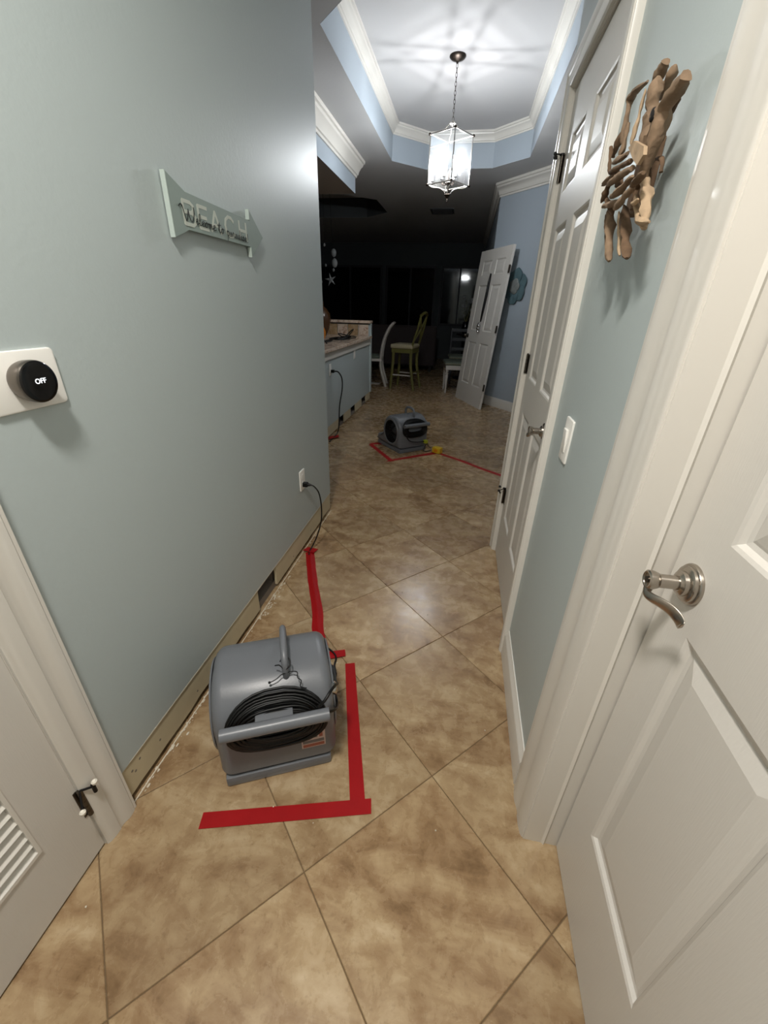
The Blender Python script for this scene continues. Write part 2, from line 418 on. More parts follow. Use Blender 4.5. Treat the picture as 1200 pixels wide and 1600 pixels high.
# ceiling with the entry tray and the kitchen tray
tray = [(-1.05, 3.36), (-.68, 2.99), (.11, 2.99), (.50, 3.36), (.50, 5.97), (.11, 6.345), (-.68, 6.345), (-1.05, 5.97)]
ktray = [(-4.2, 7.9), (-3.7, 7.5), (-2.1, 7.5), (-1.62, 7.9), (-1.62, 8.9), (-2.1, 9.35), (-3.7, 9.35), (-4.2, 8.9)]
def holed(bm, rect, holes, z0, z1):
    vs2 = []; es = []
    for loop in [[(rect[0], rect[2]), (rect[1], rect[2]), (rect[1], rect[3]), (rect[0], rect[3])]]+holes:
        v = [bm.verts.new((p[0], p[1], z0)) for p in loop]; vs2 += v
        es += [bm.edges.new((v[i], v[(i+1) % len(v)])) for i in range(len(v))]
    r = bmesh.ops.triangle_fill(bm, edges=es, use_beauty=True, use_dissolve=False)
    # drop triangles lying in a hole
    def inside(p, poly):
        c = False; n = len(poly)
        for i in range(n):
            a, b = poly[i], poly[i-1]
            if (a[1] > p.y) != (b[1] > p.y) and p.x < (b[0]-a[0])*(p.y-a[1])/(b[1]-a[1])+a[0]: c = not c
        return c
    kill = [f for f in bm.faces if any(inside(f.calc_center_median(), h) for h in holes)]
    bmesh.ops.delete(bm, geom=kill, context='FACES_ONLY')
bm = bmesh.new(); holed(bm, (-6.5, 3.0, -2.0, 13.0), [tray, ktray], ZC, ZC)
r = bmesh.ops.extrude_face_region(bm, geom=list(bm.faces)); bmesh.ops.translate(bm, vec=(0, 0, .08), verts=[v for v in r['geom'] if isinstance(v, bmesh.types.BMVert)])
ceiling = struct(mk('ceiling', bm, CEIL))
def ring_wall(bm, poly, z0, z1, t=.04):
    n = len(poly); c = Vector((sum(p[0] for p in poly)/n, sum(p[1] for p in poly)/n))
    inn = [tuple(c+(Vector(p)-c)*.9985) for p in poly]
    for i in range(n):
        j = (i+1) % n
        q = [bm.verts.new((p[0], p[1], z)) for p, z in ((inn[i], z0), (inn[j], z0), (inn[j], z1), (inn[i], z1))]
        bm.faces.new(q)
bm = bmesh.new(); ring_wall(bm, tray, ZC, ZT+.02); struct(mk('wall_tray', bm, WALLB, recalc=True))
struct(bx('ceiling_tray', (-1.15, .60, 2.85, 6.50, ZT, ZT+.05), CEILH))
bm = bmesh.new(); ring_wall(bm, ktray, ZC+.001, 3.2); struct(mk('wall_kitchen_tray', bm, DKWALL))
struct(bx('ceiling_kitchen_tray', (-4.4, -1.5, 7.4, 9.5, 3.19, 3.24), CEIL))
CROWN = [(0, 0), (.012, 0), (.014, .012), (.024, .016), (.030, .034), (.046, .056), (.060, .066), (.064, .078), (.076, .082), (.078, .098), (0, .098)]
def crown(name, path, ztop, closed=False, s=1.0):
    bm = bmesh.new(); sweep(bm, [(o*s, ztop-.098*s*1.0+z*s) for o, z in CROWN], path, closed); return struct(mk(name, bm, TRIM, smooth=30))
crown('trim_1', tray, ZT, True)            # counter-clockwise: left of travel is inward
# beam over the counter, its crown, and the soffit face
BX = -1.465; BZ = 2.56; BY1 = 5.87
bm = bmesh.new(); box(bm, -2.6, BX, 2.58, BY1, BZ, ZC); struct(mk('wall_beam', bm, [WALLB, SOFFIT]))
o = bpy.data.objects['wall_beam']
for p in o.data.polygons:
    if p.normal.z < -.9: p.material_index = 1
crown('trim_2', [(-2.6, BY1), (BX, BY1), (BX, 2.58)][::-1][::1], ZC, s=1.75) if False else None
bm = bmesh.new(); sweep(bm, [(-o_*1.25, ZC-.098*1.75+z_*1.75) for o_, z_ in CROWN], [(BX, 2.62), (BX, BY1), (-2.6, BY1)]); struct(mk('trim_2', bm, TRIM, smooth=30))
bm = bmesh.new(); sweep(bm, [(o_*1.1, ZC-.098*1.55+z_*1.55) for o_, z_ in CROWN], [along(2.45), along(0), (A0.x, 12.6)][::-1]); 
bm.free()
bm = bmesh.new(); sweep(bm, [(-o_*1.1, ZC-.098*1.55+z_*1.55) for o_, z_ in CROWN], [along(2.45), along(0), (A0.x, 12.6)][::-1])
struct(mk('trim_3', bm, TRIM, smooth=30))

# baseboards
BBP = [(0, 0), (.016, 0), (.016, .088), (.013, .100), (.006, .108), (.004, .116), (0, .116)]
def baseboard(name, path, sgn=1, s=1.0, parent=None):
    bm = bmesh.new(); sweep(bm, [(sgn*o_, z_*s) for o_, z_ in BBP], path); return struct(mk(name, bm, TRIM, smooth=30))
baseboard('baseboard_right', [(XR, .852), (XR, 1.428)], 1, 1.18)
baseboard('baseboard_right_end', [(XR, 2.40), (XR, YEND_R), (.9, YEND_R)], 1, 1.18)
baseboard('baseboard_angled', [(A0.x, 12.6), along(0), along(2.45)], -1, 1.18)

# ------------------------------------------------------------------ casings
def casing(name, xw, yin, ysgn, ztop, z0=0, proj=.020, width=.10, flip=1):
    """vertical board; profile in (y,x); outer edge away from opening"""
    pr = [(0, 0), (0, .45), (.04, .62), (.10, .62), (.14, .86), (.30, 1.0), (.46, .96), (.60, .78), (.66, .62), (.72, .62), (.76, .78), (.90, .76), (.97, .60), (1, .4), (1, 0)]
    bm = bmesh.new(); pts = [(xw+flip*proj*q, yin+ysgn*width*(1-p)) for p, q in pr]
    prism(bm, pts, z0, ztop); return pts
def casing_frame(name, xw, ya, yb, zt, proj, wa, wb, wt, dirx):
    pr = [(0, 0), (0, .55), (.03, .80), (.10, .80), (.13, .92), (.22, 1.0), (.34, .98), (.44, .80), (.52, .70), (.58, .70), (.62, .80), (.80, .78), (.94, .62), (1, .40), (1, 0)]
    # p: 0 outer .. 1 inner ; q: projection
    bm = bmesh.new()
    R = []
    for (yy, zz) in ((ya, 0), (ya, zt), (yb, zt), (yb, 0)):
        ring = []
        for p, q in pr:
            k = 1-p
            y = yy-wa*k if yy == ya else yy+wb*k
            z = zz+wt*k if zz == zt else 0
            ring.append(bm.verts.new((xw+dirx*proj*q, y, z)))
        R.append(ring)
    n = len(pr)
    for a, b in zip(R, R[1:]):
        for j in range(n): bm.faces.new((a[j], a[(j+1) % n], b[(j+1) % n], b[j]))
    bm.faces.new(R[0]); bm.faces.new(R[-1][::-1])
    return struct(mk(name, bm, TRIM, smooth=28))
casing_frame('trim_4', XR, DN0, DN1, DH, .019, .11, .145, .11, -1)       # near right door
casing_frame('trim_5', XR, DF0, DF1, DH, .0255, .067, .075, .085, -1)    # far right door
casing_frame('trim_6', XL, -.42, .455, 2.19, .022, .10, .105, .10, 1)    # louvered door
# jambs with a stop bead
def jamb(name, x0, x1, y0, y1, zt, t=.018):
    bm = bmesh.new(); box(bm, x0, x1, y1-t*.0-.0, y1+t*.0+.004, 0, zt); box(bm, x0, x1, y0-.004, y0, 0, zt); box(bm, x0, x1, y0, y1, zt-.004, zt)
    return struct(mk(name, bm, TRIM))
bm = bmesh.new()
prism(bm, [(XR-.004, DN1), (XR-.004, DN1-.004), (.372, DN1-.004), (.378, DN1-.009), (.384, DN1-.004), (.445, DN1-.004), (.445, DN1)], 0, DH)
box(bm, XR, .445, DN0, DN1-.004, DH-.004, DH); box(bm, XR, .445, DN0, DN0+.004, 0, DH-.004)
box(bm, .452, .50, DN0-.02, DN1+.02, 0, DH)
struct(mk('trim_7', bm, TRIM))
bm = bmesh.new(); box(bm, XR, .445, DF1-.005, DF1, 0, DH); box(bm, XR, .445, DF0, DF0+.005, 0, DH); box(bm, XR, .445, DF0+.005, DF1-.005, DH-.005, DH)
box(bm, .375, .40, DF0+.005, DF1-.005, 0, DH-.005)
struct(mk('trim_8', bm, TRIM))

# ------------------------------------------------------------------ six-panel doors
def door_leaf(name, W, H, T, cols, rows, m=DOORM):
    """local: x across 0..W, z up, face at y=0 looking to -y, thickness to +y. Panels are separate children."""
    xs = sorted({0, W} | {c for col in cols for c in col}); zs = sorted({0, H} | {r_ for row in rows for r_ in row})
    bm = bmesh.new(); V = {}
    def v(x, y, z):
        k = (round(x, 5), y, round(z, 5))
        if k not in V: V[k] = bm.verts.new((x, y, z))
        return V[k]
    def is_panel(xa, za): return any(abs(c[0]-xa) < 1e-6 for c in cols) and any(abs(r_[0]-za) < 1e-6 for r_ in rows)
    for a, b in zip(xs, xs[1:]):
        for c, d in zip(zs, zs[1:]):
            if is_panel(a, c): 
                continue
            bm.faces.new((v(a, 0, c), v(b, 0, c), v(b, 0, d), v(a, 0, d)))
            bm.faces.new((v(a, T, c), v(a, T, d), v(b, T, d), v(b, T, c)))
    be = [e for e in bm.edges if len(e.link_faces) == 1 and abs(e.verts[0].co.y) < 1e-7]
    for e in be:
        p, q = e.verts
        if p.co.y == 0 and q.co.y == 0:
            bm.faces.new((p, q, v(q.co.x, T, q.co.z), v(p.co.x, T, p.co.z)))
    leaf = mk(name, bm, m)
    for c in cols:
        for r_ in rows:
            bm = bmesh.new()
            def loops(y0, s):
                L_ = []
                for ins, dep in ((0, 0), (.006, .0025), (.012, .009), (.020, .0105), (.026, .0085), (.050, .003), (.052, .0025)):
                    y = y0+s*dep
                    L_.append([bm.verts.new((c[0]+ins, y, r_[0]+ins)), bm.verts.new((c[1]-ins, y, r_[0]+ins)), bm.verts.new((c[1]-ins, y, r_[1]-ins)), bm.verts.new((c[0]+ins, y, r_[1]-ins))])
                for a, b in zip(L_, L_[1:]):
                    for k in range(4): bm.faces.new((a[k], a[(k+1) % 4], b[(k+1) % 4], b[k]))
                bm.faces.new(L_[-1])
            loops(0, 1); loops(T, -1)
            mk('panel', bm, m, leaf)
    return leaf
def place(o, origin, xdir, up=(0, 0, 1)):
    x = Vector(xdir).normalized(); z = Vector(up).normalized(); y = z.cross(x)
    o.matrix_world = Matrix(((x.x, y.x, z.x, origin[0]), (x.y, y.y, z.y, origin[1]), (x.z, y.z, z.z, origin[2]), (0, 0, 0, 1)))
ROWS = [(.288, .908), (1.072, 1.69), (1.812, 2.005)]
# near right door: local x runs from latch edge towards the camera (-y world); face normal -x world => local -y must be -x
near = door_leaf('door_2', .86, 2.165, .036, [(.103, .375), (.485, .757)], [(.285, .905), (1.083, 1.70), (1.815, 2.005)])
place(near, (.4135, DN1-.0085, .008), (0, -1, 0)); near['kind'] = 'structure'
far = door_leaf('door_1', .808, 2.165, .036, [(.112, .338), (.452, .678)], ROWS)
place(far, (.333, DF1-.0085, .008), (0, -1, 0)); far['kind'] = 'structure'

def lever(parent, x, z, keyhole=True, out=.075):
    """on a leaf in its local space, sticks out to -y; lever swings down and back"""
    root = empty('handle'); root.parent = parent; root.location = (x, 0, z)
    RX = Matrix.Rotation(PI/2, 4, 'X')   # local z -> -y
    bm = bmesh.new(); lathe(bm, [(.035, 0), (.0355, .003), (.034, .006), (.031, .007), (.0305, .011), (.028, .013), (.0215, .014), (.0205, .020), (.0165, .022), (.0145, .024), (0, .024)], 40, RX); mk('rose', bm, NICKEL, root, smooth=40)
    bm = bmesh.new(); lathe(bm, [(.0118, .02), (.0118, out-.014), (.0135, out-.013), (.0160, out-.006), (.0165, out+.002), (.014, out+.004), (.0115, out+.0035), (.011, out+.002), (0, out+.002)], 32, RX)
    mk('spindle', bm, NICKEL, root, smooth=40)
    bm = bmesh.new(); lathe(bm, [(.0055, out+.002), (.0055, out+.004), (0, out+.004)], 16, RX); mk('button', bm, DKNICK, root, smooth=40)
    # paddle: wavy blade going towards hinge side (+x) and down/back to the leaf
    path = [(0, -out+.005, -.009), (.003, -out+.002, -.017), (.012, -out-.001, -.021), (.024, -out+.002, -.020), (.038, -out+.010, -.018), (.052, -out+.019, -.019), (.064, -out+.025, -.023), (.073, -out+.027, -.027), (.078, -out+.026, -.030)]
    P = catmull(path, 5); n = len(P); bm = bmesh.new(); rings = []
    wf = lambda t: .0070 if t < .2 else .0070+.0055*math.sin(min(1, (t-.2)/.7)*PI*.5)
    for i in range(n):
        t = i/(n-1); tv = (P[min(i+1, n-1)]-P[max(i-1, 0)]).normalized()
        wv = Vector((.25, 0, 1)) if t > .25 else Vector((1, 0, .3)).lerp(Vector((.25, 0, 1)), t/.25); wv = (wv-tv*wv.dot(tv)).normalized(); nv = tv.cross(wv)
        a = wf(t)*(1 if t < .93 else math.sqrt(max(.05, 1-((t-.93)/.075)**2))); b = .0058*(1-t)**1.8+.0022
        ring = []
        for k in range(12):
            an = 2*PI*k/12; ring.append(bm.verts.new(P[i]+wv*a*math.cos(an)+nv*b*math.sin(an)))
        rings.append(ring)
    for a, b in zip(rings, rings[1:]):
        for k in range(12): bm.faces.new((a[k], a[(k+1) % 12], b[(k+1) % 12], b[k]))
    bm.faces.new(rings[0][::-1]); bm.faces.new(rings[-1])
    mk('lever', bm, NICKEL, root, smooth=True)
    return root
def hinge(parent, x, z, h=.10, stop=None, tipm=RUBW, armm=DKNICK, side=1):
    root = empty('hinge'); root.parent = parent; root.location = (x, 0, z)
    bm = bmesh.new()
    for k in range(5): lathe(bm, [(0, -h/2+k*h/5+.0006), (.0062, -h/2+k*h/5+.0006), (.0062, -h/2+(k+1)*h/5-.0006), (0, -h/2+(k+1)*h/5-.0006)], 14)
    lathe(bm, [(0, h/2), (.0045, h/2), (.005, h/2+.003), (0, h/2+.006)], 12)
    bmesh.ops.translate(bm, verts=bm.verts, vec=(0, -.008, 0))
    mk('knuckle', bm, DKNICK, root, smooth=40)
    bm = bmesh.new(); box(bm, -.030 if side > 0 else .0, -.002 if side > 0 else .03, -.0015, .001, -h/2, h/2); box(bm, .004 if side > 0 else -.03, .012 if side > 0 else -.004, -.003, .001, -h/2, h/2); mk('hinge_leaf', bm, DKNICK, root)
    if stop is not None:
        zt = h/2+.004; bm = bmesh.new()
        tube(bm, [(0, -.008, zt), (-.028*side, -.040, zt-.004)], .0028, 8); tube(bm, [(0, -.008, zt), (.026*side, -.030, zt-.002)], .0028, 8)
        lathe(bm, [(0, -.004), (.008, -.004), (.008, .004), (0, .004)], 12, Matrix.Translation((0, -.008, zt)))
        tube(bm, [(-.028*side, -.040, zt-.004), (-.028*side, -.033, zt-.022)], .004, 8)
        mk('stop_arm', bm, armm, root, smooth=40)
        bm = bmesh.new()
        for p in ((-.030*side, -.043, zt-.004), (.030*side, -.034, zt-.002)): lathe(bm, [(0, -.006), (.0065, -.005), (.0075, .002), (.004, .006), (0, .006)], 12, Matrix.Translation(p))
        mk('stop_tip', bm, tipm, root, smooth=40)
    return root
lever(near, .062, .983, out=.066)
lever(far, .062+.808-.124-.002, .978, out=.06)
bpy.data.objects['handle.001'].scale = (-1, 1, 1)
for zz, st in ((.386, True), (1.138, None), (1.925, True)): hinge(far, .0, zz-.008, .092, st, tipm=BLACK, armm=BLACKM, side=-1)

# louvered door in the left wall: local x runs from hinge edge towards the camera... face normal +x world
lou = empty('door_3'); struct(lou)
LW = .84; LH = 2.165
def lpt(a, d, z): return (XL+.002-d, .452-a, z)
bm = bmesh.new()
def lbox(a0, a1, d0, d1, z0, z1): box(bm, XL+.002-d1, XL+.002-d0, .452-a1, .452-a0, z0, z1)
lbox(0, .112, 0, .035, .008, LH); lbox(LW-.112, LW, 0, .035, .008, LH)
for z0, z1 in ((.008, .222), (.95, 1.08), (2.04, LH)): lbox(.112, LW-.112, 0, .035, z0, z1)
mk('door_frame', bm, DOORM, lou)
bm = bmesh.new()
for z0, z1 in ((.222, .95), (1.08, 2.04)):     # bead round the louvers
    lbox(.112, .120, -.004, .035, z0, z1); lbox(LW-.120, LW-.112, -.004, .035, z0, z1); lbox(.120, LW-.120, -.004, .035, z0, z0+.010); lbox(.120, LW-.120, -.004, .035, z1-.008, z1)
mk('louver_bead', bm, TRIM, lou)
bm = bmesh.new(); hs = .019
prism(bm, [(.004, -hs), (-.001, -hs+.003), (-.027, hs), (-.022, hs)], .452-LW+.120, .452-.120, 'y')
sl = mk('slat', bm, TRIM, lou); k = 0
z = .246
while z < .93:
    s2 = sl if k == 0 else sl.copy()
    if k: COL.objects.link(s2)
    s2.location = (XL, 0, z); z += .0318; k += 1
z = 1.104
while z < 2.02:
    s2 = sl.copy(); COL.objects.link(s2); s2.location = (XL, 0, z); z += .0318
bx('slat_shade_sheet', (XL-.045, XL-.040, .452-LW+.1, .352, .2, 2.06), DARK, lou)  # added dark sheet stands in for the shade between the slats
hg = empty('hinge'); hg.parent = lou; hg.location = (XL+.002, .4535, .212)
bm = bmesh.new(); h = .105
for k in range(5): lathe(bm, [(0, -h/2+k*h/5+.0006), (.0065, -h/2+k*h/5+.0006), (.0065, -h/2+(k+1)*h/5-.0006), (0, -h/2+(k+1)*h/5-.0006)], 14, Matrix.Translation((.008, 0, 0)))
mk('knuckle', bm, DKNICK, hg, smooth=40)
bm = bmesh.new(); box(bm, .001, .004, .003, .024, -h/2, h/2); box(bm, -.001, .002, -.012, -.003, -h/2, h/2); mk('hinge_leaf', bm, DKNICK, hg)
bm = bmesh.new(); zt = .02
tube(bm, [(.010, 0, h/2), (.020, .012, h/2-.006), (.030, .024, h/2-.012)], .003, 8); tube(bm, [(.010, 0, h/2), (.034, -.026, h/2-.03)], .0026, 8)
tube(bm, [(.026, .022, h/2-.004), (.026, .022, h/2-.034)], .005, 8)
mk('stop_arm', bm, BLACKM, hg, smooth=40)
bm = bmesh.new()
for p in ((.030, .026, h/2+.002), (.036, -.029, h/2-.032)): lathe(bm, [(0, -.006), (.0065, -.005), (.0075, .002), (.004, .006), (0, .006)], 12, Matrix.Translation(p))
mk('stop_tip', bm, RUBW, hg, smooth=40)
# far corner of the closet door opening
bm = bmesh.new(); box(bm, XL-.115, XL, .4535, .457, 0, 2.19); box(bm, XL-.115, XL, -.42, .4535, 2.178, 2.19); struct(mk('trim_9', bm, TRIM))

# ------------------------------------------------------------------ air movers
def air_mover(loc, ex, label):
    root = empty('air_mover', loc, math.atan2(ex[1], ex[0])); tag(root, label, 'air mover', 'air movers drying the tiled floor')
    W = .366; cx = .180; cy = .178; cz = .196; R = .168
    prof = []
    for a in range(250, 19, -10):          # bottom-back round over the top to the front
        an = math.radians(a); k = 1.0
        # squarish shoulders
        c, s = math.cos(an), math.sin(an); sq = 1+.05*abs(math.sin(2*an))
        if a > 180: sq = 1/max(abs(c), abs(s)*1.12, .75)
        elif a > 90: sq = 1+.07*abs(math.sin(2*an))
        prof.append((cy+R*sq*c, cz+R*sq*s))
    prof = prof[:-1]+[(.345, .225), (.352, .185), (.362, .150), (.385, .134), (.425, .126), (.462, .114), (.480, .085), (.478, .042), (.38, .040), (.28, .040), (.20, .040)]
    n = len(prof); P = [Vector(p) for p in prof]
    cen = Vector((cy, cz))
    nor = []
    for i in range(n):
        t = (P[(i+1) % n]-P[i-1]).normalized(); nor.append(Vector((t.y, -t.x)))
    if sum(nor[i].dot(P[i]-cen) for i in range(n)) < 0: nor = [-q for q in nor]
    bm = bmesh.new(); rings = []
    rr = .036
    st = []
    for k in range(6): a = PI/2*k/5; st.append((-W/2+rr*(1-math.sin(a)), rr*(1-math.cos(a))))
    left = [(x, ins) for x, ins in st][::-1]     # from face edge inwards
    left = [(-W/2+rr*(1-math.cos(a)), rr*(1-math.sin(a))) for a in [PI/2*k/5 for k in range(6)]]
    stations = left+[(0, 0)]+[(-x, i_) for x, i_ in left[::-1]]
    for x, ins in stations: rings.append([bm.verts.new((cx+x, P[i].x-nor[i].x*ins, P[i].y-nor[i].y*ins)) for i in range(n)])
    for a, b in zip(rings, rings[1:]):
        for i in range(n): bm.faces.new((a[i], a[(i+1) % n], b[(i+1) % n], b[i]))
    # side faces: bridge to round intake, go inwards
    IR = .120
    for side, ring in ((-1, rings[0]), (1, rings[-1])):
        prev = ring
        for rad, dx in ((IR+.026, .0), (IR+.022, .006), (IR+.008, .007), (IR, .002), (IR-.006, -.075)):
            cur = []
            for i in range(n):
                d = (P[i]-cen).normalized(); cur.append(bm.verts.new((cx+side*(W/2+dx), cy+d.x*rad, cz+.004+d.y*rad)))
            for i in range(n): bm.faces.new((prev[i], prev[(i+1) % n], cur[(i+1) % n], cur[i]))
            prev = cur
        f = bm.faces.new(prev)
    body = mk('housing', bm, [GREY, VOID], root, smooth=32)
    for p in body.data.polygons:
        c = p.center
        if abs(c.x-cx) < W/2-.02 and math.hypot(c.y-cy, c.z-cz) < IR+.001: p.material_index = 1
    # base foot
    bm = bmesh.new(); box(bm, .006, .342, .006, .470, 0, .042, bev=.010); mk('foot', bm, GREY, root, smooth=40)
    # impeller seen through the left intake
    bm = bmesh.new()
    for k in range(20):
        a = 2*PI*k/20
        box(bm, -.02, .02, -.0015, .0015, .060, .092, M=Matrix.Translation((cx-W/2+.065, cy, cz+.004)) @ Matrix.Rotation(a, 4, 'X'))
    lathe(bm, [(0, .02), (.03, .015), (.045, 0), (.045, -.02)], 20, Matrix.Translation((cx-W/2+.055, cy, cz+.004)) @ Matrix.Rotation(-PI/2, 4, 'Y'))
    mk('impeller', bm, GREYD, root, smooth=40)
    # intake grilles: concentric wires and spokes
    for side in (-1, 1):
        bm = bmesh.new(); xx = cx+side*(W/2+.001)
        for rad in (.03, .055, .08, .105):
            tube(bm, [(xx, cy+rad*math.cos(2*PI*k/28), cz+.004+rad*math.sin(2*PI*k/28)) for k in range(28)], .0014, 5, closed=True)
        for k in range(4):
            a = PI*k/4; tube(bm, [(xx, cy-IR*math.cos(a), cz+.004-IR*math.sin(a)), (xx, cy+IR*math.cos(a), cz+.004+IR*math.sin(a))], .0014, 5)
        mk('grille', bm, BLACKM, root)
    # motor boss, chrome switch cap on the right side
    bm = bmesh.new(); lathe(bm, [(0, .0), (.050, .0), (.050, .012), (.044, .020), (0, .022)], 28, Matrix.Translation((cx+W/2+.004, cy, cz+.004)) @ Matrix.Rotation(PI/2, 4, 'Y')); mk('motor', bm, GREYD, root, smooth=40)
    bm = bmesh.new(); lathe(bm, [(.0, 0), (.022, 0), (.022, .018), (.016, .024), (.010, .026), (0, .026)], 24, Matrix.Translation((cx+W/2-.010, cy-.105, cz+.085)) @ Matrix.Rotation(PI/2, 4, 'Y')); mk('chrome_switch', bm, CHROME, root, smooth=40)
    # carry handle: arched bar in the fore-aft plane
    bm = bmesh.new()
    hx0 = cx+.044
    hp = catmull([(hx0, .100, .335), (hx0, .092, .375), (hx0, .100, .408), (hx0, .132, .426), (hx0, .185, .431), (hx0, .230, .420), (hx0, .250, .390), (hx0, .250, .320)], 6)
    tube(bm, hp, .0135, 12, flat=.8); mk('handle', bm, GREY, root, smooth=50)
    # cord coil: long ovals lying on the back of the drum
    def back_y(z):
        best = cy
        for i in range(len(prof)-1):
            (y0, z0), (y1, z1) = prof[i], prof[i+1]
            if y0 < cy and y1 < cy+.02 and min(z0, z1) <= z <= max(z0, z1) and abs(z1-z0) > 1e-6:
                best = min(best, y0+(y1-y0)*(z-z0)/(z1-z0))
        return best
    bm = bmesh.new(); rnd = random.Random(3); pts = []
    ccx = cx+.004; ccz = .248; turns = 20
    for t in range(turns):
        ring_ = t % 10; layer = t//10
        a0 = .150-.0065*ring_-rnd.uniform(0, .004); b0 = .092-.0062*ring_-rnd.uniform(0, .004); off = .006+.008*layer+.002*rnd.random()
        jx = rnd.uniform(-.003, .003); jz = rnd.uniform(-.004, .004)
        for k in range(30):
            an = 2*PI*(k/30); x = ccx+jx+a0*math.copysign(abs(math.cos(an))**.75, math.cos(an)); z = ccz+jz+b0*math.copysign(abs(math.sin(an))**.9, math.sin(an))
            pts.append((x, back_y(z)-off-.0015*math.sin(3*an+t), z))
    tube(bm, pts, .0044, 7)
    mk('power_cord', bm, BLACK, root, smooth=True)
    # cord bar in front of the coil on two posts
    bm = bmesh.new(); zb = .290; yb = back_y(.27)-.044
    tube(bm, [(cx-.150, yb, zb+.004), (cx-.142, yb, zb+.004), (cx+.152, yb, zb+.002), (cx+.160, yb, zb+.002)], .0195, 14)
    box(bm, cx-.055, cx+.055, yb, back_y(.27)+.02, zb-.010, zb+.010, bev=.004)
    mk('cord_bar', bm, GREY, root, smooth=50)
    return root, back_y, (cx, cy, cz, W)
m1, back_y, (mcx, mcy, mcz, mW) = air_mover((-.602, .651, 0), (.904, .428), 'grey snail-shaped air mover with coiled black cord standing nearest, by the red tape corner')
# warning label and tie strings on the near mover
def on_back(x, z, off): return (x, back_y(z)-off, z)
lb = empty('warning_label'); lb.parent = m1
def patch(name, x0, x1, z0, z1, off, m, parent, n=6):
    bm = bmesh.new(); R = []
    for k in range(n+1):
        z = z0+(z1-z0)*k/n; R.append([bm.verts.new(on_back(x0, z, off)), bm.verts.new(on_back(x1, z, off)), bm.verts.new(on_back(x1, z, off-.0012)), bm.verts.new(on_back(x0, z, off-.0012))])
    for a, b in zip(R, R[1:]):
        for q in range(4): bm.faces.new((a[q], a[(q+1) % 4], b[(q+1) % 4], b[q]))
    bm.faces.new(R[0]); bm.faces.new(R[-1][::-1]); return mk(name, bm, m, parent)
patch('label_sheet', mcx+.070, mcx+.146, .105, .190, .0022, LABEL, lb)
patch('label_stripe', mcx+.074, mcx+.142, .109, .122, .0028, LABELR, lb, 2)
patch('label_stripe', mcx+.074, mcx+.142, .127, .140, .0028, LABELG, lb, 2)
for k in range(4): patch('label_figure', mcx+.076+k*.017, mcx+.087+k*.017, .150, .184, .0028, (LABELG, LABELR, LABELG, LABELR)[k], lb, 3)
bm = bmesh.new()
hx = mcx+.044
tube(bm, catmull([(hx-.050, .070, 0.362), (hx-.030, .074, 0.367), (hx-.014, .082, 0.373), (hx, .080, 0.379), (hx+.016, .086, 0.375), (hx+.034, .076, 0.379), (hx+.034, .064, 0.369), (hx+.044, .056, 0.361), (hx+.040, .046, 0.349), (hx+.058, .040, 0.343)], 5), .0016, 6)
tube(bm, catmull([(hx-.030, .104, 0.393), (hx-.018, .092, 0.405), (hx-.0145, .092, 0.401), (hx, .082, 0.393), (hx+.0145, .088, 0.401), (hx+.0145, .104, 0.409), (hx, .114, 0.417), (hx-.0145, .104, 0.405)], 5), .0019, 6)
bmesh.ops.create_icosphere(bm, subdivisions=1, radius=.0045, matrix=Matrix.Translation((hx-.050, .070, 0.363)))
mk('tie_string', bm, BLACK, m1, smooth=True)
# cord leads leaving the coil
bm = bmesh.new()
tube(bm, catmull([(mcx+.130, -.012, .315), (mcx+.150, -.010, .335), (mcx+.172, .012, .345), (mcx+.190, .045, .325), (mcx+.200, .075, .295)], 6), .0048, 8)
tube(bm, catmull([(mcx+.142, -.020, .300), (mcx+.160, -.018, .292), (mcx+.178, .000, .270), (mcx+.190, .030, .240), (mcx+.196, .07, .215), (mcx+.196, .12, .205)], 6), .0045, 8)
mk('cord_lead', bm, BLACK, m1, smooth=True)

m2, _, _ = air_mover((-.5486, 4.0257, 0), (.754, .657), 'grey snail-shaped air mover with round black intake, the farther one, inside a red tape box')
bm = bmesh.new(); 
tube(bm, catmull([(.06, -.02, .20), (.10, -.03, .14), (.19, -.035, .115), (.27, -.03, .11), (.30, -.028, .108)], 6), .0050, 8)
tube(bm, catmull([(.30, -.028, .108), (.33, -.03, .09), (.345, -.035, .05), (.37, -.06, .030)], 6), .0045, 8)
tube(bm, catmull([(.33, -.03, .09), (.30, -.032, .05), (.28, -.035, .012), (.31, -.06, .006), (.36, -.075, .02)], 6), .0045, 8)
mk('cord_lead', bm, BLACK, m2, smooth=True)
bm = bmesh.new(); box(bm, .285, .325, -.050, -.012, .088, .124, bev=.006); mk('plug', bm, LIME, m2, smooth=40)

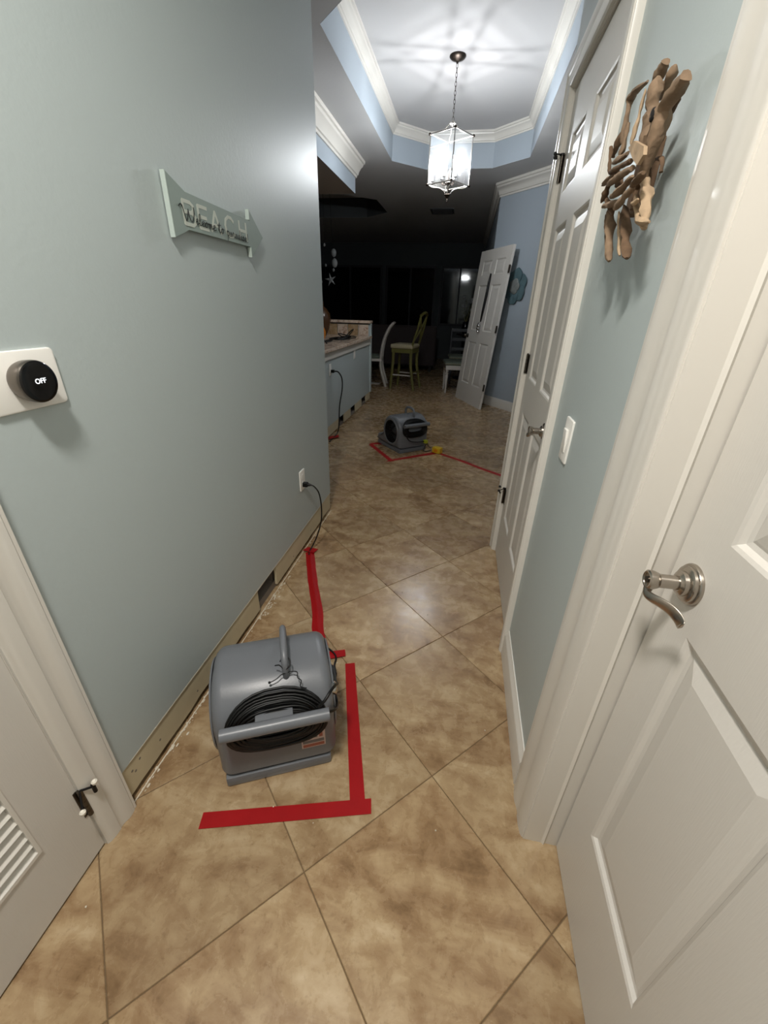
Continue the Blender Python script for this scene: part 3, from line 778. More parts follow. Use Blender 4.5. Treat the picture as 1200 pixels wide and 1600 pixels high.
# ------------------------------------------------------------------ red tape on the floor
def tape_strip(pts, label, wd=None, h=.0009, hump=0, group='strips of red floor tape'):
    """pts: four corners, or with wd a centre line"""
    bm = bmesh.new()
    if wd is None:
        prism(bm, pts, .0004, .0004+h)
    else:
        P = catmull([(a, b, 0) for a, b in pts], 8); rows = []
        for i, p in enumerate(P):
            t = (P[min(i+1, len(P)-1)]-P[max(i-1, 0)]).normalized(); s = Vector((-t.y, t.x, 0))
            w_ = wd*(.92+.16*noise.noise(Vector((p.x*14, p.y*14, 3)))); row = []
            for u in (-1, -.55, -.22, 0, .22, .55, 1):
                hz = .0006+hump*math.exp(-(u/.38)**2)*(.85+.3*noise.noise(Vector((p.x*30, p.y*30, u))))+.0007*random.random()*(hump > 0)
                q = p+s*u*w_/2; row.append(bm.verts.new((q.x, q.y, hz)))
            rows.append(row)
        for a, b in zip(rows, rows[1:]):
            for k in range(6): bm.faces.new((a[k], a[k+1], b[k+1], b[k]))
        r = bmesh.ops.extrude_face_region(bm, geom=list(bm.faces)); bmesh.ops.translate(bm, vec=(0, 0, h*.5), verts=[v for v in r['geom'] if isinstance(v, bmesh.types.BMVert)])
    o = mk('tape_strip', bm, TAPE, smooth=(50 if wd else False)); return tag(o, label, 'tape', group)
tape_strip([(-.2313, .715), (-.159, .7102), (-.3255, 1.2367), (-.3617, 1.222)][0:0] or [(-.205, .700), (-.157, .706), (-.3245, 1.237), (-.3640, 1.224)], 'straight red tape strip beside the right side of the near air mover')
o = tape_strip([(-.6331, .5795), (-.6228, .5366), (-.1309, .6752), (-.1400, .7178)], 'widest red tape strip lying on the tiles in front of the near air mover'); o.location.z = .0009
tape_strip([(-.815, 2.035), (-.70, 1.76), (-.590, 1.52), (-.548, 1.40), (-.490, 1.30)], 'long bumpy red tape strip over the cord between left wall and near mover', wd=.058, hump=.007)
tape_strip([(-.862, 2.035), (-.842, 2.078), (-.770, 2.068), (-.785, 2.02)][::-1], 'small red tape piece crossing the cord where it meets the left wall').location.z = .009
o = tape_strip([(-.475, 1.262), (-.455, 1.222), (-.372, 1.262), (-.385, 1.297)][::-1], 'small red tape scrap across the cord beside the near mover'); o.location.z = .006
tape_strip([(-.93, 4.270), (-.893, 4.295), (-.572, 3.812), (-.609, 3.787)][::-1], 'red tape strip along the intake side of the farther air mover')
o = tape_strip([(-.65, 3.76), (-.62, 3.83), (-.170, 4.215), (-.135, 4.165)][::-1], 'red tape strip in front of the farther air mover'); o.location.z = .0009
tape_strip([(-.925, 4.265), (-.915, 4.33), (-.79, 4.37), (-.80, 4.31)], 'short red tape piece at the outer corner of the farther tape box').location.z = .0018
tape_strip([(-.165, 4.18), (.10, 3.98), (.30, 3.80), (.56, 3.60)], 'thin red tape line running right from the yellow plug to behind the far door', wd=.05, hump=.006)
bm = bmesh.new(); tube(bm, catmull([(-.46, 1.285, .012), (-.425, 1.262, .010), (-.41, 1.24, .006), (-.405, 1.20, .006), (-.385, 1.15, .006), (-.39, 1.06, .006)], 5), .004, 8)
tag(mk('extension_cord', bm, BLACK, smooth=True), 'short run of black cord showing between the red tape scraps', 'cord')
# yellow tap at the end of the far cord
r = empty('power_tap', (-.165, 4.17, .004), -.5); tag(r, 'yellow cube-shaped power tap at the corner of the farther tape box', 'plug')
bm = bmesh.new(); box(bm, -.048, .048, -.032, .032, 0, .062, bev=.009); mk('tap_body', bm, YELLOW, r, smooth=40)
bm = bmesh.new(); box(bm, -.020, .020, -.0345, -.0315, .016, .046, bev=.002); mk('outlet_face', bm, ORANGE, r)

# ------------------------------------------------------------------ outlets, plug and cord
def round_plate(bm, w_, h_, t, r=.008):
    L_ = []
    for ins, x in ((0, 0), (0, t-.0025), (.0008, t-.0008), (.003, t)):
        ring = []
        for cy_, cz_, a0 in ((w_/2-r, h_/2-r, 0), (-w_/2+r, h_/2-r, 90), (-w_/2+r, -h_/2+r, 180), (w_/2-r, -h_/2+r, 270)):
            for k in range(6):
                a = math.radians(a0+18*k); ring.append(bm.verts.new((x, cy_+(r-ins)*math.cos(a), cz_+(r-ins)*math.sin(a))))
        L_.append(ring)
    n = len(L_[0])
    for a, b in zip(L_, L_[1:]):
        for k in range(n): bm.faces.new((a[k], a[(k+1) % n], b[(k+1) % n], b[k]))
    bm.faces.new(L_[-1]); bm.faces.new(L_[0][::-1])
def plate(name, x, y, z, face, label, cat, w_=.076, h_=.122, parts=None):
    r = empty(name, (x, y, z), 0 if face > 0 else PI); tag(r, label, cat)   # local +x is out of the wall
    bm = bmesh.new(); round_plate(bm, w_, h_, .0058, .004); mk('cover_plate', bm, PLAST, r, smooth=40)
    return r
o1 = plate('wall_outlet', XL, 2.106, .456, 1, 'white wall outlet on the left hallway wall with a black plug in its lower socket', 'outlet')
for s in (-1, 1):
    bm = bmesh.new(); lathe(bm, [(0, .0075), (.016, .0075), (.017, .0065), (.017, .004)], 20, Matrix.Translation((0, 0, s*.0225)) @ Matrix.Rotation(PI/2, 4, 'Y')); mk('socket', bm, PLAST, o1, smooth=40)
c1 = empty('extension_cord', (XL+.008, 2.100, .432)); tag(c1, 'black power cord hanging from the hallway wall outlet down to the red tape', 'cord')
bm = bmesh.new(); box(bm, 0, .030, -.014, .014, -.013, .013, bev=.004); lathe(bm, [(.010, .028), (.0085, .040), (.0045, .052)], 12, Matrix.Rotation(PI/2, 4, 'Y')); mk('plug', bm, BLACK, c1, smooth=40)
bm = bmesh.new(); cp = [(.045, 0, 0), (.068, 0, -.008), (.094, .004, -.05), (.103, .010, -.14), (.098, .006, -.24), (.072, -.010, -.34), (.045, -.03, -.405), (.037, -.06, -.424), (.045, -.10, -.426)]
tube(bm, catmull(cp, 7), .0042, 8); mk('cord', bm, BLACK, c1, smooth=True)

# light switch on the right wall (rocker)
sw = plate('light_switch', XR, 1.232, 1.053, -1, 'white rocker light switch on the right wall between the two doors', 'switch', .078, .125)
bm = bmesh.new(); v = box(bm, .004, .011, -.0165, .0165, -.033, .033, bev=.002); bmesh.ops.rotate(bm, verts=bm.verts, cent=(.006, 0, 0), matrix=Matrix.Rotation(.07, 3, 'Y')); mk('rocker', bm, PLAST, sw, smooth=40)

# ------------------------------------------------------------------ thermostat
th = empty('thermostat', (XL, .699, 1.240)); tag(th, 'round black-faced thermostat reading OFF on a white wall plate', 'thermostat')
bm = bmesh.new(); round_plate(bm, .160, .113, .0065, .009)
mk('back_plate', bm, PLAST, th, smooth=40)
RY = Matrix.Rotation(PI/2, 4, 'Y')
bm = bmesh.new(); lathe(bm, [(.036, .006), (.0375, .010), (.0395, .016), (.0405, .028), (.0405, .036), (.0395, .0385), (.037, .0395)], 48, RY); mk('metal_ring', bm, STATM, th, smooth=40)
bm = bmesh.new(); lathe(bm, [(.0392, .0388), (.037, .0402), (.030, .0410), (.0, .0412)], 48, RY); mk('display', bm, SCREEN, th, smooth=40)
text_mesh('display_text', 'OFF', .0135, .0002, GLOW, th, (.0416, .001, .001), (PI/2, 0, PI/2), .0001)

# ------------------------------------------------------------------ arrow sign
sg = empty('arrow_sign', (XL, 0, 0)); tag(sg, 'sage wooden arrow sign lettered BEACH and Welcome to paradise on the left wall', 'sign')
OUT = [(1.257, 1.703), (1.344, 1.668), (1.672, 1.665), (1.672, 1.697), (1.735, 1.697), (1.838, 1.620), (1.730, 1.544), (1.690, 1.544), (1.690, 1.577), (1.337, 1.577), (1.256, 1.549)]
OUT = [(1.262, 1.703), (1.344, 1.671), (1.736, 1.662), (1.740, 1.697), (1.842, 1.620), (1.730, 1.544), (1.728, 1.578), (1.337, 1.578), (1.261, 1.550)]
bm = bmesh.new(); prism(bm, OUT, .004, .0165, 'x'); mk('board', bm, SIGN, sg)
bm = bmesh.new(); n = len(OUT)
def edge_strip(a, b, wd=.006):
    d = (Vector(b)-Vector(a)).normalized(); nn = Vector((-d.y, d.x))*wd
    prism(bm, [a, b, tuple(Vector(b)+nn), tuple(Vector(a)+nn)], .004, .0185, 'x')
edge_strip((1.261, 1.550), (1.262, 1.703), .003); mk('edge_batten', bm, SIGNE, sg)
bm = bmesh.new(); edge_strip((1.740, 1.697), (1.7365, 1.664), -.004); mk('edge_batten', bm, SIGNE, sg)
bm = bmesh.new(); edge_strip((1.7285, 1.576), (1.730, 1.544), -.004); mk('edge_batten', bm, SIGNE, sg)
YA, ZA = 1.305, 1.592
def letters(parent):
    hgt = .056
    G = {'B': [[(0, 0), (0, 1)], [(0, 1), (.45, 1), (.62, .88), (.62, .66), (.45, .54)], [(0, .54), (.5, .54), (.7, .4), (.7, .16), (.5, 0), (0, 0)]],
         'E': [[(.6, 1), (0, 1), (0, 0), (.6, 0)], [(0, .52), (.52, .52)]], 'A': [[(0, 0), (.36, 1), (.72, 0)], [(.13, .34), (.59, .34)]],
         'C': [[(.72, .82), (.55, .98), (.3, 1), (.08, .82), (0, .5), (.08, .18), (.3, 0), (.55, .02), (.72, .18)]], 'H': [[(0, 0), (0, 1)], [(.62, 0), (.62, 1)], [(0, .52), (.62, .52)]]}
    ys = {'B': 1.322, 'E': 1.398, 'A': 1.464, 'C': 1.553, 'H': 1.652}
    for ch in 'BEACH':
        bm = bmesh.new(); seg_i = 0
        for s in G[ch]:
            for a, b in zip(s, s[1:]):
                seg_i += 1
                pa = Vector((ys[ch]+a[0]*.080, 1.592+a[1]*hgt)); pb = Vector((ys[ch]+b[0]*.080, 1.592+b[1]*hgt)); d = (pb-pa).normalized(); q = Vector((-d.y, d.x))*.0048
                pa -= d*.002; pb += d*.002
                prism(bm, [tuple(pa-q), tuple(pb-q), tuple(pb+q), tuple(pa+q)], .0160, .0170+.00007*seg_i, 'x')
        mk('letter', bm, LETTER, parent)
letters(sg)
def script(parent):
    # hand-drawn joined script; coordinates in units of x-height, baseline 0
    x = 0; bm = bmesh.new()
    S = [('W', [[(-.6, 1.9), (-.2, 2.3), (.2, 2.1), (.5, .9), (.8, .0), (1.2, .9), (1.5, 1.9)], [(1.5, 1.9), (1.6, .8), (2.0, .0), (2.6, .8), (2.85, 1.8), (2.8, 2.4)]], 3.0),
         ('e', [[(0, .4), (.5, .6), (.6, .95), (.3, 1), (.1, .5), (.3, 0), (.8, .25)]], .8), ('l', [[(0, .25), (.5, 1.4), (.45, 2.1), (.2, 1.8), (.15, .5), (.35, 0), (.7, .25)]], .7),
         ('c', [[(0, .25), (.7, .85), (.4, 1), (.1, .55), (.3, 0), (.8, .3)]], .8), ('o', [[(0, .3), (.4, 1), (.1, .6), (.3, 0), (.7, .4), (.5, 1), (.9, .85)]], .9),
         ('m', [[(0, .8), (.15, 1), (.2, 0), (.25, .7), (.5, 1), (.6, 0), (.65, .7), (.9, 1), (1.0, .1), (1.3, .3)]], 1.3), ('e', [[(0, .3), (.5, .6), (.6, .95), (.3, 1), (.1, .5), (.3, 0), (.9, .3)]], 1.5),
         ('t', [[(0, .3), (.4, 2.0), (.3, .5), (.5, 0), (.8, .3)], [(-.2, 1.4), (.9, 1.55)]], .8), ('o', [[(0, .3), (.4, 1), (.1, .6), (.3, 0), (.7, .4), (.5, 1), (1.0, .85)]], 1.7),
         ('p', [[(0, .6), (.3, 1), (.1, -1.1)], [(.2, .5), (.6, 1), (.8, .5), (.5, 0), (.2, .2)]], .95), ('a', [[(.6, .9), (.2, .9), (.05, .3), (.3, 0), (.65, .8), (.65, .1), (.95, .3)]], .95),
         ('r', [[(0, .3), (.2, 1.1), (.35, .9), (.5, .9), (.5, .1), (.8, .3)]], .8), ('a', [[(.6, .9), (.2, .9), (.05, .3), (.3, 0), (.65, .8), (.65, .1), (.95, .3)]], .95),
         ('d', [[(.6, .9), (.2, .9), (.05, .3), (.3, 0), (.65, .8), (.75, 2.1), (.65, .4), (.75, 0), (1.0, .3)]], 1.0), ('i', [[(0, .3), (.2, 1), (.2, .1), (.5, .3)], [(.2, 1.4), (.26, 1.5)]], .5),
         ('s', [[(0, .3), (.4, 1.1), (.55, .4), (.3, 0), (.05, .2), (.8, .3)]], .8), ('e', [[(0, .3), (.5, .6), (.6, .95), (.3, 1), (.1, .5), (.3, 0), (.8, .3)]], 1.0), ('!', [[(.2, 2.0), (.1, .6)], [(.05, .1), (.1, 0)]], .4)]
    tot = sum(s[2] for s in S); u = (1.712-1.312)/tot
    h0 = .0140
    for ch, strokes, adv in S:
        for st in strokes:
            big = 1.15 if ch == 'W' else 1
            pts = [(.0182, 1.312+(x+a)*u, 1.600-.012*(x/tot)+b*h0*big) for a, b in st]
            if len(pts) > 2: pts = catmull(pts, 4)
            tube(bm, pts, .0009 if ch != 'W' else .0012, 5)
        x += adv
    mk('script_lettering', bm, INK, parent)
script(sg)

# ------------------------------------------------------------------ driftwood wall piece
dw = empty('driftwood_wall_sculpture', (XR, 1.08, 1.63)); tag(dw, 'bundle of brown driftwood sticks hanging on the right wall', 'wall decoration')
ST = [([(0.285, 1.1167, 1.773), (0.285, 1.2025, 1.7863), (0.285, 1.2063, 1.7617), (0.285, 1.1951, 1.7139)], 0.0103, 0), ([(0.27, 1.0564, 1.7434), (0.27, 1.0594, 1.7105), (0.27, 1.0625, 1.6759)], 0.0069, 1), ([(0.275, 1.014, 1.7392), (0.275, 1.0148, 1.7219), (0.275, 1.0097, 1.6932), (0.275, 1.0004, 1.6588)], 0.0207, 0), ([(0.285, 1.032, 1.7669), (0.285, 1.0539, 1.7556)], 0.0126, 0), ([(0.295, 1.0105, 1.7542), (0.295, 1.0257, 1.7425), (0.295, 1.0519, 1.7391)], 0.0149, 0), ([(0.28, 0.8962, 1.696), (0.28, 0.9517, 1.6906), (0.28, 0.9605, 1.6533), (0.28, 0.9741, 1.61)], 0.0196, 0), ([(0.3, 0.9598, 1.7001), (0.3, 0.9879, 1.6928), (0.3, 1.0017, 1.6604)], 0.0092, 2), ([(0.285, 1.2263, 1.734), (0.285, 1.2507, 1.7075)], 0.0115, 2), ([(0.275, 1.1393, 1.7202), (0.275, 1.1418, 1.6798)], 0.0103, 0), ([(0.275, 1.2437, 1.7156), (0.275, 1.2125, 1.6644)], 0.0057, 2), ([(0.262, 1.1434, 1.6648), (0.262, 1.0421, 1.6545)], 0.0083, 0), ([(0.262, 1.1491, 1.6502), (0.262, 1.0111, 1.6358)], 0.0083, 2), ([(0.27, 1.2239, 1.6446), (0.27, 1.125, 1.6445)], 0.0097, 0), ([(0.268, 1.1901, 1.6102), (0.268, 1.16, 1.6337)], 0.0092, 2), ([(0.262, 1.1434, 1.6279), (0.262, 0.9949, 1.621)], 0.0103, 0), ([(0.258, 1.0716, 1.5953), (0.258, 0.9673, 1.6031)], 0.0115, 0), ([(0.265, 1.153, 1.5936), (0.265, 1.0345, 1.5805)], 0.0103, 0), ([(0.262, 1.0372, 1.5711), (0.262, 0.9605, 1.5849)], 0.0097, 0), ([(0.262, 0.97, 1.5878), (0.262, 0.9209, 1.5964)], 0.0092, 2), ([(0.275, 1.1878, 1.6148), (0.275, 1.1058, 1.5734)], 0.0092, 2), ([(0.28, 1.1456, 1.5824), (0.28, 1.1072, 1.5347), (0.28, 1.0711, 1.4896)], 0.0129, 0), ([(0.285, 1.097, 1.5719), (0.285, 1.0255, 1.494)], 0.0064, 1), ([(0.285, 1.0614, 1.5751), (0.285, 1.0094, 1.52), (0.285, 0.9727, 1.4867)], 0.0143, 2), ([(0.29, 1.2219, 1.5898), (0.29, 1.1517, 1.5168)], 0.0051, 2), ([(0.285, 0.9814, 1.6018), (0.285, 0.9424, 1.5664), (0.285, 0.9173, 1.5246)], 0.0143, 1), ([(0.28, 0.995, 1.5825), (0.28, 0.9403, 1.5382), (0.28, 0.8877, 1.5281)], 0.0092, 1), ([(0.3, 1.005, 1.6345), (0.3, 0.9659, 1.6267), (0.3, 0.9562, 1.6075)], 0.006, 2), ([(0.305, 1.0419, 1.6312), (0.305, 1.0767, 1.6134), (0.305, 1.0725, 1.5815)], 0.0138, 2), ([(0.27, 0.97, 1.5676), (0.27, 0.9414, 1.5663)], 0.0069, 1), ([(0.285, 1.1901, 1.6615), (0.285, 1.1099, 1.6115)], 0.0138, 2)]
for idx, (pts, r, c) in enumerate(ST):
    rd = random.Random(idx); P = [Vector(p)-Vector((XR, 1.08, 1.63)) for p in pts]
    if len(P) == 2: P = [P[0], P[0].lerp(P[1], .5)+Vector((0, rd.uniform(-.004, .004), rd.uniform(-.004, .004))), P[1]]
    ax = (P[-1]-P[0]).normalized(); P[0] -= ax*r*.5; P[-1] += ax*r*.5
    C_ = catmull(P, 6); bm = bmesh.new(); m_ = len(C_)
    ph = rd.uniform(0, 6)
    r *= .66
    tp = rd.choice([.25, .5, .7]); bt = rd.choice([.35, .6, .8])
    tube(bm, C_, r, 9, flat=rd.uniform(.7, 1), rfun=lambda t: (1+.16*math.sin(9*t+ph)+.08*math.sin(23*t+ph))*min(1, tp+(1-tp)*t/.22, bt+(1-bt)*(1-t)/.18))
    for v in bm.verts: v.co += Vector((noise.noise(v.co*75+Vector((idx, 0, 0))), noise.noise(v.co*75+Vector((0, idx, 9))), noise.noise(v.co*75+Vector((5, idx, 9)))*.4))*r*.5
    mk('stick', bm, (WOODA, WOODB, WOODC)[c], dw, smooth=45)
bm = bmesh.new(); pl = [(1.0011, 1.6614), (0.9337, 1.6359), (0.9262, 1.6232), (0.9479, 1.6149), (0.9828, 1.6319), (1.0278, 1.659)]
prism(bm, [(a-1.08, b-1.63) for a, b in pl], .257-XR, .263-XR, 'x'); mk('wood_chip', bm, WOODB, dw)
bm = bmesh.new(); lathe(bm, [(0, .001), (.0075, .001), (.009, 0), (.010, -.003)], 14, Matrix.Translation((.2655-XR, .964-1.08, 1.684-1.63)) @ Matrix.Rotation(-PI/2, 4, 'Y') @ Matrix.Diagonal((1, .8, 1, 1))); mk('knot_hole', bm, DARK, dw, smooth=True)
bm = bmesh.new(); box(bm, .305-XR, -.001, -.03, .05, -.06, .05); mk('mounting_block', bm, WOODC, dw)

# ------------------------------------------------------------------ lantern pendant
LX, LY = -.2865, 4.67
pn = empty('lantern_pendant', (LX-.01, LY, 0)); tag(pn, 'square glass lantern pendant with lit candle bulbs hanging on a chain', 'ceiling light')
bm = bmesh.new(); lathe(bm, [(.066, ZT), (.068, ZT-.006), (.064, ZT-.012), (.050, ZT-.022), (.028, ZT-.030), (.012, ZT-.036), (.008, ZT-.046), (0, ZT-.046)], 32); mk('canopy', bm, BRONZE, pn, smooth=40)
ztop = ZT-.046; zbot = 2.812; nl = 13; L_ = (ztop-zbot)/nl
proto = None
for k in range(nl):
    if proto is None:
        bm = bmesh.new(); pts = []
        for q in range(16):
            a = 2*PI*q/16; pts.append((.0075*math.cos(a), 0, .62*L_*math.sin(a)))
        tube(bm, pts, .0019, 6, closed=True); proto = mk('chain_link', bm, BRONZE, pn, smooth=True); o = proto
    else: o = proto.copy(); COL.objects.link(o)
    o.location = (0, 0, ztop-(k+.5)*L_); o.rotation_euler = (0, 0, PI/2*(k % 2)+.4)
RS = .186; th0 = math.radians(-90+11)
CR = [(RS*math.cos(th0+k*PI/2), RS*math.sin(th0+k*PI/2)) for k in range(4)]
ZB, ZTP = 2.372, 2.722
def bar(bm, a, b, r): tube(bm, [a, b], r, 6)
for k in range(4):
    a = CR[k]; b = CR[(k+1) % 4]
    bm = bmesh.new(); bar(bm, (a[0], a[1], ZB), (a[0], a[1], ZTP), .0055); mk('corner_post', bm, STEEL, pn, smooth=50)
    bm = bmesh.new(); bar(bm, (a[0], a[1], ZB), (b[0], b[1], ZB), .0055); mk('bottom_rail', bm, STEEL, pn, smooth=50)
    bm = bmesh.new(); bar(bm, (a[0], a[1], ZTP), (b[0], b[1], ZTP), .0055); mk('top_rail', bm, STEEL, pn, smooth=50)
    for z_ in (ZB, ZTP):
        bm = bmesh.new(); bmesh.ops.create_uvsphere(bm, u_segments=10, v_segments=8, radius=.0115, matrix=Matrix.Translation((a[0]*1.03, a[1]*1.03, z_))); mk('corner_ball', bm, BRONZE, pn, smooth=True)
    bm = bmesh.new()
    q0 = Vector((a[0], a[1], ZB+.004)); q1 = Vector((b[0], b[1], ZB+.004)); d = (q1-q0)*.03; nn = Vector((a[0]+b[0], a[1]+b[1], 0)).normalized()*.0015
    vs_ = [q0+d, q1-d, q1-d+Vector((0, 0, ZTP-ZB-.008)), q0+d+Vector((0, 0, ZTP-ZB-.008))]
    A_ = [bm.verts.new(p-nn) for p in vs_]; bm.faces.new(A_)
    mk('pane', bm, GLASS, pn, recalc=False)
    bm = bmesh.new(); tube(bm, catmull([(a[0], a[1], ZTP), (a[0]*.72, a[1]*.72, ZTP+.018), (a[0]*.42, a[1]*.42, ZTP+.030), (a[0]*.22, a[1]*.22, ZTP+.060), (a[0]*.05, a[1]*.05, ZTP+.085)], 5), .0045, 6); mk('top_arm', bm, STEEL, pn, smooth=True)
    bm = bmesh.new(); tube(bm, catmull([(a[0], a[1], ZB), (a[0]*.75, a[1]*.75, ZB-.020), (a[0]*.45, a[1]*.45, ZB-.022), (a[0]*.22, a[1]*.22, ZB-.040), (a[0]*.10, a[1]*.10, ZB-.072)], 5), .0045, 6); mk('bottom_arm', bm, STEEL, pn, smooth=True)
bm = bmesh.new(); lathe(bm, [(0, ZTP+.098), (.010, ZTP+.094), (.012, ZTP+.084), (.026, ZTP+.076), (.030, ZTP+.070), (.020, ZTP+.062), (0, ZTP+.060)], 24); mk('top_cap', bm, STEEL, pn, smooth=40)
bm = bmesh.new(); lathe(bm, [(0, ZB-.060), (.030, ZB-.064), (.033, ZB-.070), (.024, ZB-.076), (.020, ZB-.084), (.011, ZB-.092), (.006, ZB-.100), (.009, ZB-.110), (.008, ZB-.122), (0, ZB-.128)], 24); mk('finial', bm, BRONZE, pn, smooth=40)
bm = bmesh.new(); tube(bm, [(0, 0, ZB-.06), (0, 0, ZB+.10)], .006, 8); lathe(bm, [(0, ZB+.035), (.016, ZB+.03), (.022, ZB+.018), (.014, ZB+.006), (0, ZB+.002)], 20)
mk('center_stem', bm, BRONZE, pn, smooth=40)
BULBM = mat('lit_candle_bulb', (255, 255, 255), .5, emit=BULB_COL, estr=BULB)
for k in range(4):
    an = th0+PI/4+k*PI/2; bx_, by_ = .072*math.cos(an), .072*math.sin(an)
    bm = bmesh.new(); tube(bm, catmull([(0, 0, ZB+.02), (bx_*.5, by_*.5, ZB+.005), (bx_*.95, by_*.95, ZB+.018), (bx_, by_, ZB+.045)], 5), .0042, 6)
    lathe(bm, [(0, ZB+.044), (.017, ZB+.047), (.019, ZB+.052), (.009, ZB+.056)], 16, Matrix.Translation((bx_, by_, 0)))
    mk('candle_arm', bm, BRONZE, pn, smooth=40)
    bm = bmesh.new(); lathe(bm, [(.0105, ZB+.052), (.0105, ZB+.125), (0, ZB+.127)], 14, Matrix.Translation((bx_, by_, 0))); mk('candle_sleeve', bm, PLAST, pn, smooth=40)
    bm = bmesh.new(); lathe(bm, [(0, ZB+.128), (.010, ZB+.134), (.0155, ZB+.150), (.0150, ZB+.166), (.009, ZB+.186), (.003, ZB+.200), (0, ZB+.203)], 12, Matrix.Translation((bx_, by_, 0))); mk('bulb', bm, BULBM, pn, smooth=True)

# hallway flush lamp body (above and behind the photographer)
hl = empty('flush_ceiling_lamp', (-.34, .0, 0)); tag(hl, 'round flush ceiling lamp in the near part of the hallway', 'ceiling light')
bm = bmesh.new(); lathe(bm, [(0, ZC), (.17, ZC), (.175, ZC-.02), (.165, ZC-.04), (.16, ZC-.02), (0, ZC-.02)], 36); mk('lamp_pan', bm, NICKEL, hl, smooth=40)

# ------------------------------------------------------------------ door leaning on the angled wall
leaf = door_leaf('leaning_door', .962, 2.14, .034, [(.135, .415), (.547, .827)], ROWS)
Ab = Vector((-.064, 7.2733, 0)); Bb = Vector((.3189, 6.391, 0)); ud = (Bb-Ab).normalized(); nd = Vector((-ud.y, ud.x, 0)); t_ = math.radians(5.25)
place(leaf, Ab+Vector((0, 0, .001)), ud, Vector((0, 0, math.cos(t_)))+nd*math.sin(t_)); tag(leaf, 'white six-panel door off its hinges leaning against the blue wall', 'door')
for zz in (.32, 1.12, 1.86):
    bm = bmesh.new(); box(bm, .948, .995, -.003, .001, zz-.048, zz+.048); tube(bm, [(.966, -.006, zz-.048), (.966, -.006, zz+.048)], .006, 8); mk('hinge_leaf', bm, DKNICK, leaf)
kn = empty('knob'); kn.parent = leaf; kn.location = (.055, 0, .985)
bm = bmesh.new(); lathe(bm, [(.032, 0), (.030, .008), (.012, .012), (.012, .035), (.024, .042), (.028, .055), (.022, .066), (0, .070)], 24, Matrix.Rotation(PI/2, 4, 'X')); mk('knob_ball', bm, DKNICK, kn, smooth=40)
# black strap with a hanging glass tassel
hs_ = empty('hanging_strap'); tag(hs_, 'black strap with a small metal tassel hanging on the leaning door', 'strap')
def ondoor(a, z, off): 
    up = (Vector((0, 0, math.cos(t_)))+nd*math.sin(t_)); return Ab+ud*a+up*z-nd*off
bm = bmesh.new(); P = [ondoor(.49, 1.83, .018), ondoor(.485, 1.72, .020), ondoor(.488, 1.55, .022), ondoor(.47, 1.35, .022), ondoor(.462, 1.20, .022)]
tube(bm, P, .016, 8, rfun=lambda t: .35+.9*math.sin(PI*min(.98, .12+.8*t))); mk('strap', bm, BLACK, hs_, smooth=True)
bm = bmesh.new(); up = (Vector((0, 0, math.cos(t_)))+nd*math.sin(t_))
for z_, rr in ((1.175, .020), (1.145, .030), (1.105, .028), (1.07, .018)):
    bmesh.ops.create_uvsphere(bm, u_segments=10, v_segments=8, radius=rr, matrix=Matrix.Translation(ondoor(.455, z_, .034)))
mk('tassel', bm, CHROME, hs_, smooth=True)

# flower on the angled wall
fs, fz = .555, 1.655
fp = along(fs, -.001); fl_ = empty('metal_flower', (fp[0], fp[1], fz), math.atan2(AD.y, AD.x)); tag(fl_, 'teal metal flower with grey centre on the blue wall beside the leaning door', 'wall decoration')
for k in range(6):
    a = 2*PI*k/6+.4; bm = bmesh.new(); n = 16; R0 = []
    c0 = Vector((.125*math.cos(a), -.012-.004*(k % 2), .125*math.sin(a)))
    cen = bm.verts.new(c0+Vector((0, -.012, 0))); cb = bm.verts.new(c0+Vector((0, -.004, 0)))
    O1 = []; O2 = []
    for q in range(n):
        b = 2*PI*q/n; rr = .098*(1+.05*math.sin(5*b)); p = c0+Vector((rr*math.cos(b), -.020*abs(math.cos(b)), rr*math.sin(b))); O1.append(bm.verts.new(p)); O2.append(bm.verts.new(p+Vector((0, .003, 0))))
    for q in range(n):
        j = (q+1) % n; bm.faces.new((cen, O1[q], O1[j])); bm.faces.new((cb, O2[j], O2[q])); bm.faces.new((O1[q], O2[q], O2[j], O1[j]))
    mk('petal', bm, TEAL, fl_, smooth=50)
for k in range(5):
    a = 2*PI*k/5; bm = bmesh.new(); bmesh.ops.create_uvsphere(bm, u_segments=12, v_segments=8, radius=.055, matrix=Matrix.Translation((.045*math.cos(a), -.034, .045*math.sin(a))) @ Matrix.Diagonal((1, .22, 1, 1))); mk('inner_petal', bm, ROSEG, fl_, smooth=True)

# ------------------------------------------------------------------ kitchen half wall, counter, raised bar
CX = -1.43; CY1 = 6.62
kw = empty('wall_counter'); struct(kw)
bm = bmesh.new(); box(bm, CX-.12, CX, 3.2, CY1, .13, .93); box(bm, CX-.12, CX, CY1-.12, CY1, .93, 1.12); box(bm, -3.6, CX-.12, CY1-.12, CY1, .13, 1.12); mk('painted_drywall', bm, WALL, kw)
segs = [(3.2, 4.84), (5.06, 5.40), (5.66, 6.04), (6.34, CY1)]
for a, b in segs: bx('drywall_strip', (CX-.015, CX-.003, a, b, .018, .132), DRY, kw)
bx('sole_plate', (CX-.10, CX-.02, 3.2, CY1-.02, 0, .03), STUD, kw); bx('cavity_shade_back', (CX-.118, CX-.105, 3.2, CY1-.01, 0, .132), DARK, kw)  # dark back sheet paints the shade seen through the cut holes
bx('wood_trim', (CX, CX+.018, 3.2, CY1+.01, .845, .93), TRIM, kw, bev=.004)
bx('corner_post', (CX-.02, CX+.02, CY1-.05, CY1+.015, .13, 1.135), WALL, kw)
ct = bx('countertop', (CX-.75, CX+.055, 3.15, CY1-.121, .931, .968), GRANITE, bev=.008); tag(ct, 'speckled brown granite countertop on the kitchen half wall', 'countertop')
